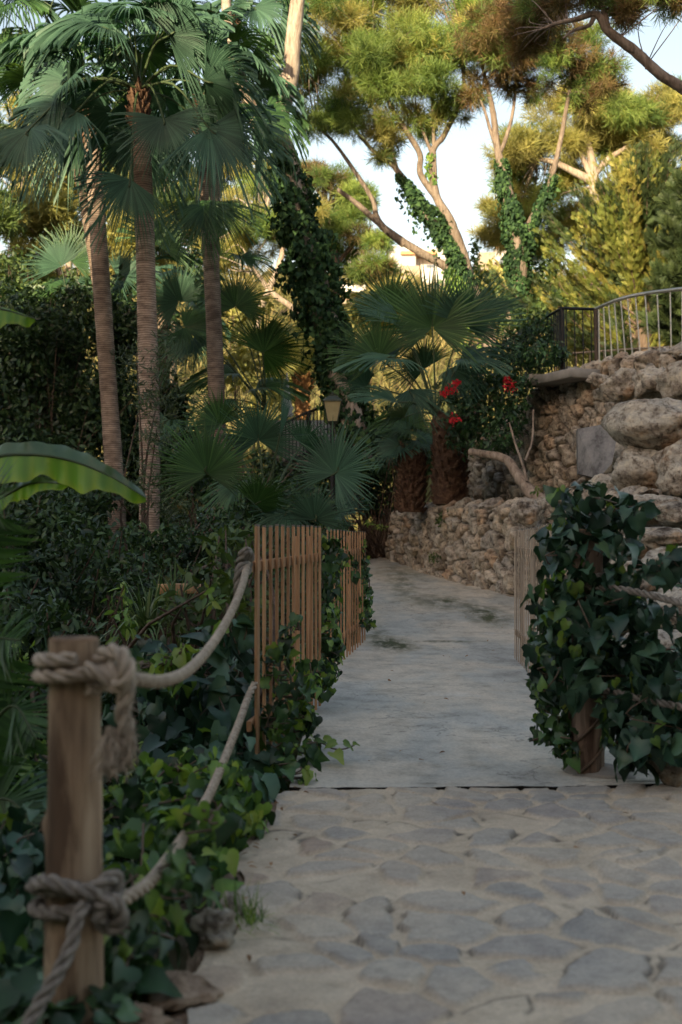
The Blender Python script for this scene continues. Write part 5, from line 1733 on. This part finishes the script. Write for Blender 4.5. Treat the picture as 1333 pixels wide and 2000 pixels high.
dA = 22
tree('pine_tree', 'big leaning pine with thick dark ivy up its lower trunk', [
    ([(700, 900), (672, 760), (640, 640), (605, 500), (585, 400), (560, 300), (548, 235), (568, 150), (575, 60), (590, -60)], [30, 28, 26, 24, 22, 18, 16, 16, 15, 13]),
    ([(556, 285), (520, 270), (492, 215), (462, 130), (445, 40), (440, -60)], [13, 12, 13, 12, 10, 8]),
    ([(570, 150), (558, 160), (575, 175)], [12, 18, 10])],
    [], ['pine'], dA, 'bark_pale',
    ivy=[([(705, 930), (690, 840), (668, 740), (640, 640), (612, 540), (590, 450), (572, 380), (556, 320), (545, 285)], [30, 33, 36, 41, 44, 44, 32, 20, 9], 'ivy_tree', .11, 1.9, ''), ([(545, 330), (535, 290), (528, 240), (515, 215)], [16, 18, 14, 6], 'ivy_fresh', .1, .6, '')])
dB = 27
tree('pine_tree', 'forked umbrella pine in the centre with a long low limb reaching left', [
    ([(960, 680), (935, 600), (915, 545), (905, 500), (878, 430), (852, 380), (845, 300), (870, 260), (905, 180), (900, 100)], [20, 18, 16, 14, 13, 10, 8, 7, 5, 4]),
    ([(852, 385), (822, 340), (820, 300), (790, 250), (765, 210), (740, 150)], [9, 8, 7, 7, 5, 4]),
    ([(920, 548), (870, 520), (800, 480), (745, 440), (700, 400), (660, 370)], [13, 11, 10, 8, 7, 5]),
    ([(790, 478), (750, 445), (735, 420), (728, 390), (690, 330), (650, 275), (620, 250)], [9, 9, 7, 6, 5, 4, 3]),
    ([(900, 545), (875, 470), (830, 420), (795, 365), (770, 325), (735, 300), (690, 250)], [12, 12, 10, 9, 7, 5, 4]),
    ([(775, 330), (765, 290), (760, 240)], [6, 5, 4]), ([(850, 370), (848, 280), (845, 200)], [7, 5, 4]),
    ([(848, 310), (830, 265), (815, 220)], [5, 4, 3])],
    [(640, 60, 80, 27), (720, 40, 90, 28), (700, 130, 90, 27), (620, 140, 60, 27), (640, 210, 55, 26.5), (740, 205, 66, 27), (800, 100, 90, 27), (800, 180, 66, 27.5), (860, 50, 80, 27), (865, 150, 66, 26.5), (895, 215, 44, 27),
     (830, 245, 38, 27), (760, 262, 36, 27), (695, 235, 42, 27), (615, 240, 36, 27), (930, 110, 60, 27), (780, -20, 90, 27), (680, -30, 90, 27), (870, -20, 90, 27.5), (600, 20, 60, 28), (955, 30, 60, 27), (745, 310, 20, 27)],
    ['pine', 'pine_gold'], dB, 'bark', .26, 1.0, limb=.78,
    ivy=[([(915, 560), (893, 510), (868, 455), (835, 415), (800, 370), (778, 338)], [15, 17, 17, 15, 11, 6], 'ivy_tree', .09, 2.4, ''), ([(930, 640), (905, 570), (885, 520)], [20, 22, 14], 'ivy_fresh', .10, 2.2, ''), ([(845, 360), (840, 330), (843, 300)], [9, 10, 5], 'ivy_fresh', .1, .6, '')])
dC = 26
tree('pine_tree', 'pine forked low with ivy on both stems right of centre', [
    ([(1000, 680), (1008, 600), (1015, 500), (1000, 420), (985, 350), (972, 290), (965, 230), (955, 180), (940, 120)], [28, 26, 24, 20, 16, 10, 9, 7, 4]),
    ([(1020, 500), (1035, 440), (1070, 370), (1092, 290), (1105, 220), (1115, 160), (1120, 100)], [18, 12, 9, 7, 6, 5, 4]),
    ([(975, 300), (985, 280), (1000, 230), (1008, 170), (1010, 120)], [7, 6, 5, 4, 3]),
    ([(975, 300), (960, 260), (945, 210), (930, 180)], [7, 5, 4, 3])],
    [(1000, 50, 72, 25), (1050, 100, 60, 25.5), (1110, 145, 50, 26), (1170, 185, 44, 26), (985, 125, 52, 25.5), (955, 175, 36, 26), (1120, 85, 50, 26), (1195, 150, 34, 26.5), (1010, 0, 70, 25), (960, 70, 55, 25), (1150, 130, 40, 26), (1080, 60, 50, 25.5), (1055, 175, 26, 26), (1000, 160, 24, 26)],
    ['pine_brown', 'pine'], dC, 'bark', .24, 1.0, limb=.68,
    ivy=[([(1005, 640), (1012, 560), (1012, 480), (1000, 420), (988, 370), (978, 310)], [20, 21, 20, 18, 14, 8], 'ivy_tree', .085, 2.4, ''), ([(1022, 470), (1045, 425), (1068, 375), (1082, 340)], [11, 10, 8, 5], 'ivy_tree', .08, 2.4, '')])
dD = 35
tree('pine_tree', 'sunlit golden pine with a pale trunk behind the cypress on the right', [
    ([(1160, 620), (1160, 500), (1162, 400), (1160, 340), (1150, 280), (1145, 230)], [14, 12, 11, 10, 6, 5]),
    ([(1160, 355), (1120, 335), (1085, 318), (1050, 310)], [9, 7, 6, 4]), ([(1162, 340), (1190, 310), (1220, 290), (1260, 260)], [7, 6, 4, 3]),
    ([(1155, 345), (1130, 290), (1110, 260)], [6, 5, 4])],
    [(1055, 290, 66, 35), (1010, 350, 50, 36), (1100, 240, 70, 35), (1200, 240, 70, 35), (1270, 215, 60, 35), (1150, 190, 60, 36), (1325, 205, 50, 36), (1060, 385, 56, 36), (1100, 440, 56, 37), (1235, 300, 52, 35), (1020, 420, 40, 37), (1170, 270, 50, 36), (1290, 280, 40, 36), (1060, 480, 50, 38), (960, 470, 30, 38), (960, 400, 16, 38), (1110, 350, 36, 36), (1250, 380, 40, 37), (1190, 420, 40, 38)],
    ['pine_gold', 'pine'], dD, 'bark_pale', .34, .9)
dE = 40
tree('pine_tree', 'blurred far pine between the leaning pine and the low limb', [
    ([(700, 700), (660, 600), (655, 500), (640, 400)], [8, 8, 7, 4]), ([(655, 520), (700, 470), (740, 460)], [5, 4, 3])],
    [(660, 410, 52, 40), (635, 350, 50, 40), (690, 460, 42, 40), (600, 340, 40, 41), (735, 475, 22, 39), (722, 535, 36, 39), (640, 500, 44, 41), (690, 400, 34, 40), (620, 440, 40, 41), (745, 520, 18, 39)],
    ['pine', 'pine_brown'], dE, 'bark_dark', .34, .8)
tree('pine_tree', 'sunlit far pine with a bent pale stem left of the leaning pine', [
    ([(500, 640), (515, 590), (545, 520), (552, 480), (530, 455), (515, 440)], [6, 6, 6, 5, 4, 3]), ([(620, 640), (570, 600), (530, 570), (500, 530)], [7, 6, 5, 4])],
    [(520, 430, 55, 36), (480, 480, 40, 37), (560, 470, 40, 37), (470, 400, 50, 38), (600, 420, 40, 38), (430, 500, 40, 38), (540, 350, 40, 38)],
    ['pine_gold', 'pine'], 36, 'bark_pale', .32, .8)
dT = 13
tree('pine_tree', 'overhanging pine branch crossing the top right corner', [
    ([(1460, 260), (1380, 205), (1333, 172), (1290, 145), (1240, 100), (1190, 62), (1165, 28), (1125, 38), (1090, 45), (1050, 60)], [16, 13, 11, 10, 10, 9, 7, 5, 4, 2.5]),
    ([(1190, 62), (1180, 20), (1175, -20)], [6, 5, 4]), ([(1160, 35), (1150, 50), (1120, 60), (1100, 75)], [5, 4, 3, 2]), ([(1262, 120), (1262, 135)], [4, 2])],
    [(1130, 0, 40, 13), (1200, 8, 44, 13), (1265, 2, 50, 13), (1085, -5, 50, 13.5), (1040, 35, 46, 14), (1320, 0, 44, 13), (1030, 90, 34, 14)],
    ['pine_brown', 'pine'], dT, 'bark', .15, 3.0)
# background trees on the left
tree('tree', 'golden tree glowing behind the left palm trunks', [([(120, 900), (130, 600), (140, 450)], [9, 8, 6]), ([(135, 560), (80, 470), (40, 420)], [6, 5, 3])],
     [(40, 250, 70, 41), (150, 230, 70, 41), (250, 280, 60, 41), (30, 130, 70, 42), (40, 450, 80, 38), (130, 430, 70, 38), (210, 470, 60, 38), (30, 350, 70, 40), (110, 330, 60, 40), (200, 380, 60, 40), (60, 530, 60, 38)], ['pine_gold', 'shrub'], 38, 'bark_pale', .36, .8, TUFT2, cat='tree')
tree('tree', 'golden green tree behind the middle palm trunk', [([(340, 900), (335, 600), (330, 450)], [9, 8, 6])],
     [(290, 470, 60, 40), (350, 430, 60, 40), (420, 470, 50, 40), (340, 520, 60, 40), (390, 360, 60, 41), (300, 380, 50, 41), (450, 320, 50, 41), (250, 350, 50, 41)], ['shrub', 'pine_gold'], 40, 'bark', .36, .8, TUFT2, cat='tree')
tree('tree', 'broad green tree standing behind the left palms at the frame edge', [([(-60, 900), (-50, 600), (-60, 400)], [10, 9, 6])],
     [(-60, 420, 90, 33), (-40, 560, 90, 33), (-150, 500, 90, 33), (-130, 650, 90, 33), (-40, 300, 70, 34), (-160, 360, 80, 34), (-30, 690, 70, 33), (-150, 800, 90, 33)], ['shrub', 'pine_gold'], 33, 'bark', .34, .8, TUFT2, cat='tree')
GB = 'sunlit bushes beyond the garden'
for k, (lb, bl_, mt, sz) in enumerate([
    ('yellow green bush behind the sunlit palm', [(570, 700, 60, 80, 33, 1.5), (640, 660, 50, 60, 34, 1.5), (520, 780, 50, 60, 33, 1.5)], 'pine_gold', .22),
    ('golden bush below the far blurred pine', [(700, 600, 60, 40, 45, 2), (760, 610, 60, 40, 46, 2), (640, 600, 50, 50, 45, 2)], 'pine_gold', .3),
    ('light green bush behind the far low fence', [(1200, 690, 70, 40, 27, 1.0), (1290, 680, 60, 40, 27, 1.0), (1130, 660, 50, 60, 29, 1.2)], 'pine_gold', .16),
    ('green ivy clad bush behind the corner of the black railing', [(1060, 560, 50, 70, 27, 1.0), (1080, 620, 50, 60, 26, 1.0), (1020, 640, 40, 40, 24, .8)], 'shrub', .14),
    ('pale slender bush on the skyline right of the central fork', [(928, 500, 10, 40, 32, .3), (945, 560, 30, 40, 31, .6), (970, 600, 40, 40, 30, .8)], 'shrub', .14),
    ('olive bushes in front of the white houses', [(830, 625, 60, 24, 60, 3), (900, 580, 50, 40, 58, 3), (760, 570, 40, 30, 60, 3), (960, 560, 40, 40, 60, 3)], 'pine_gold', .4),
    ('dense green bush left of the lantern', [(480, 700, 60, 60, 28, 1.2), (420, 640, 50, 70, 30, 1.2), (470, 600, 50, 50, 31, 1.2)], 'pine_gold', .2)]):
    shrub('bush', lb, bl_, mt, sz, .8, group=GB, cat='bush', twigs=3)


# feathery cypress on the right
root = empty('cypress_tree', P(1255, 740, 24), 'feathery golden cypress with upswept sprays behind the steel railing', 'cypress tree')
g = Geo(); gl = Geo()
cb, ct = P(1255, 760, 24.5), P(1262, 330, 24.5)
tube(g, [cb, (cb + ct) / 2, ct], [.22, .12, .03], 10, .5, 0, .04)
for k in range(150):
    t = rng.random() ** .8
    b = cb + (ct - cb) * t * .92
    az = rng.random() * 2 * math.pi
    L = (2.9 * (1 - t) ** .6 + .35) * rng.uniform(.6, 1.05)
    d = unit(np.array([math.cos(az), math.sin(az) * .8, .38 + .6 * t]))
    tt = np.linspace(0, 1, 12)
    p = b + d * (L * tt)[:, None]; p[:, 2] += .25 * L * tt ** 2
    tube(g, p, [.03, .006], 5, .5, 0, 0, False, 0)
    n = int(120 * L)
    u = rng.uniform(.22, 1, n)
    pos = np.stack([np.interp(u, tt, p[:, q]) for q in range(3)], -1) + rng.normal(0, .06, (n, 3))
    sd_ = unit(np.cross(d, (0, 0, 1)))
    xd = unit(d * .8 + sd_ * rng.normal(0, .7, (n, 1)) + np.array([0, 0, .5]) + rng.normal(size=(n, 3)) * .2)
    scatter(gl, *SPRAY, pos, xd, rng.normal(size=(n, 3)), .21 * rng.uniform(.6, 1.2, n) * (1.15 - .5 * u), np.clip(rng.normal(.5, .12) + rng.normal(0, .15, n), 0, 1), 1 if k % 3 == 0 else 0)
under(g.build('trunk', M['bark_dark']), root)
under(gl.build('foliage', [M['cypress'], M['cypress_dark']]), root)
root = empty('cypress_tree', P(1400, 740, 22), 'darker cypress at the right frame edge', 'cypress tree')
gl = Geo(); g = Geo()
cb, ct = P(1385, 740, 22), P(1370, 310, 22)
tube(g, [cb, ct], [.2, .03], 8, .5, 0, .04)
for k in range(80):
    t = rng.random() ** .8
    b = cb + (ct - cb) * t * .92
    az = rng.random() * 2 * math.pi
    L = (1.3 * (1 - t) ** .55 + .3) * rng.uniform(.6, 1.05)
    d = unit(np.array([math.cos(az), math.sin(az) * .8, .6 + .5 * t]))
    n = int(90 * L)
    u = rng.uniform(.2, 1, n)
    pos = b + d * (L * u)[:, None]
    xd = unit(d * .8 + rng.normal(size=(n, 3)) * .5 + [0, 0, .5])
    scatter(gl, *SPRAY, pos, xd, rng.normal(size=(n, 3)), .28 * rng.uniform(.6, 1.2, n), None, 0)
under(g.build('trunk', M['bark_dark']), root)
under(gl.build('foliage', [M['cypress_dark']]), root)


# ------------------------------------------------------------------ far houses on the hillside
def house(label, cx, cy, d, parts_, name='white_house'):
    c = P(cx, cy, d)
    root = empty(name, (c[0], c[1], c[2]), label, 'house', 'white houses on the far hillside')
    for (px, py, w_, h_, dep, dd, kind) in parts_:
        q = P(px, py, d + dd)
        g = Geo()
        box(g, q, S(w_, d), dep, S(h_, d), 0, .5, bev=.02)
        nm, mt = {'w': ('wall', 'white'), 'c': ('wall', 'cream'), 'r': ('roof', 'terracotta'), 'g': ('window', 'winglass'), 'b': ('balcony', 'white')}[kind]
        under(g.build(nm, M[mt], smooth=False), root)
    return root


dh = 170
house('white terraced house with an orange roof edge on the far hillside', 820, 545, dh, [
    (784, 515, 50, 44, 8, 0, 'w'), (838, 522, 64, 50, 8, 2, 'w'), (815, 508, 70, 6, 9, 0, 'r'), (800, 548, 40, 30, 9, -3, 'c'), (850, 560, 60, 44, 9, -5, 'w'),
    (815, 530, 16, 14, .6, -4.6, 'g'), (842, 524, 16, 12, .6, -2.8, 'g'), (858, 560, 22, 12, .6, -10, 'g'), (835, 545, 60, 3, 3, -5.5, 'b'), (772, 505, 20, 26, 7, 1, 'w')])
house('pale house seen left of the white terraced one', 700, 520, dh, [(700, 522, 40, 30, 8, 0, 'w'), (690, 504, 30, 10, 8, 1, 'c'), (706, 522, 10, 8, .6, -4.3, 'g'), (720, 530, 22, 20, 6, -3, 'c')])
house('low white house lower on the slope behind the fan leaves', 690, 580, 130, [(690, 578, 46, 14, 8, 0, 'w'), (700, 596, 60, 22, 8, 2, 'c'), (676, 578, 8, 6, .6, -4.3, 'g')])
house('cream house on the skyline right of the central pine', 975, 510, dh, [(985, 510, 50, 28, 8, 0, 'w'), (950, 522, 40, 34, 8, 1, 'c'), (990, 496, 54, 4, 9, 0, 'r'), (980, 512, 10, 8, .6, -4.3, 'g'), (1000, 512, 10, 8, .6, -4.3, 'g')])
# scrub on the far hillside
g = Geo()
n = 5200
Y = rng.uniform(44, 260, n); X = rng.uniform(-.34, .42, n) * Y
Z = terrain(X, Y)
for k in range(3):
    pos = np.stack([X + rng.normal(0, .8, n), Y + rng.normal(0, .8, n), Z + rng.uniform(0, 1.6, n)], -1)
    scatter(g, *TUFT2, pos, np.tile([0, 0, 1.], (n, 1)) + rng.normal(size=(n, 3)) * .5, rng.normal(size=(n, 3)), rng.uniform(.9, 2.0, n), None, 0)
tag(g.build('hillside_scrub', M['farhill']), 'dry golden scrub covering the far hillside', kind='stuff')
# ferny cover on the ground right of the bridge
g = Geo()
n = 6000
Y = rng.uniform(6.2, 13.5, n); X = np.interp(Y, *RE) + .25 + rng.random(n) * 4.5
scatter(g, *IVY, np.stack([X, Y, terrain(X, Y) + rng.uniform(.02, .3, n)], -1), rng.normal(size=(n, 3)) * [1, 1, .4], np.tile([0, -.3, 1.], (n, 1)) + rng.normal(size=(n, 3)) * .4, rng.uniform(.07, .14, n))
tag(g.build('undergrowth', M['ivy_teal']), 'dark leafy growth on the ground between the right fence and the boulders', kind='stuff')
# low leafy ground cover on the left bank
g = Geo()
n = 14000
Y = rng.uniform(2.2, 22, n); X = np.interp(Y, *LE) - .1 - np.abs(rng.normal(0, 1, n)) * (1 + .28 * Y)
pos = np.stack([X, Y, terrain(X, Y) + rng.uniform(0, .16, n)], -1)
scatter(g, *IVY, pos, rng.normal(size=(n, 3)) * [1, 1, .3], np.tile([0, -.3, 1.], (n, 1)) + rng.normal(size=(n, 3)) * .4, rng.uniform(.06, .12, n))
n = 5000
Y = rng.uniform(18, 42, n); X = np.minimum(rng.uniform(-.3, .05, n) * Y, np.where(Y < 27, np.interp(Y, *LE) - .3, 9))
pos = np.stack([X, Y, terrain(X, Y) + rng.uniform(0, .25, n)], -1)
scatter(g, *LEAF, pos, rng.normal(size=(n, 3)) * [1, 1, .5], np.tile([0, -.3, 1.], (n, 1)) + rng.normal(size=(n, 3)) * .5, rng.uniform(.15, .3, n))
tag(g.build('ground_cover', M['ivy']), 'low leafy ground cover over the left bank', kind='stuff')
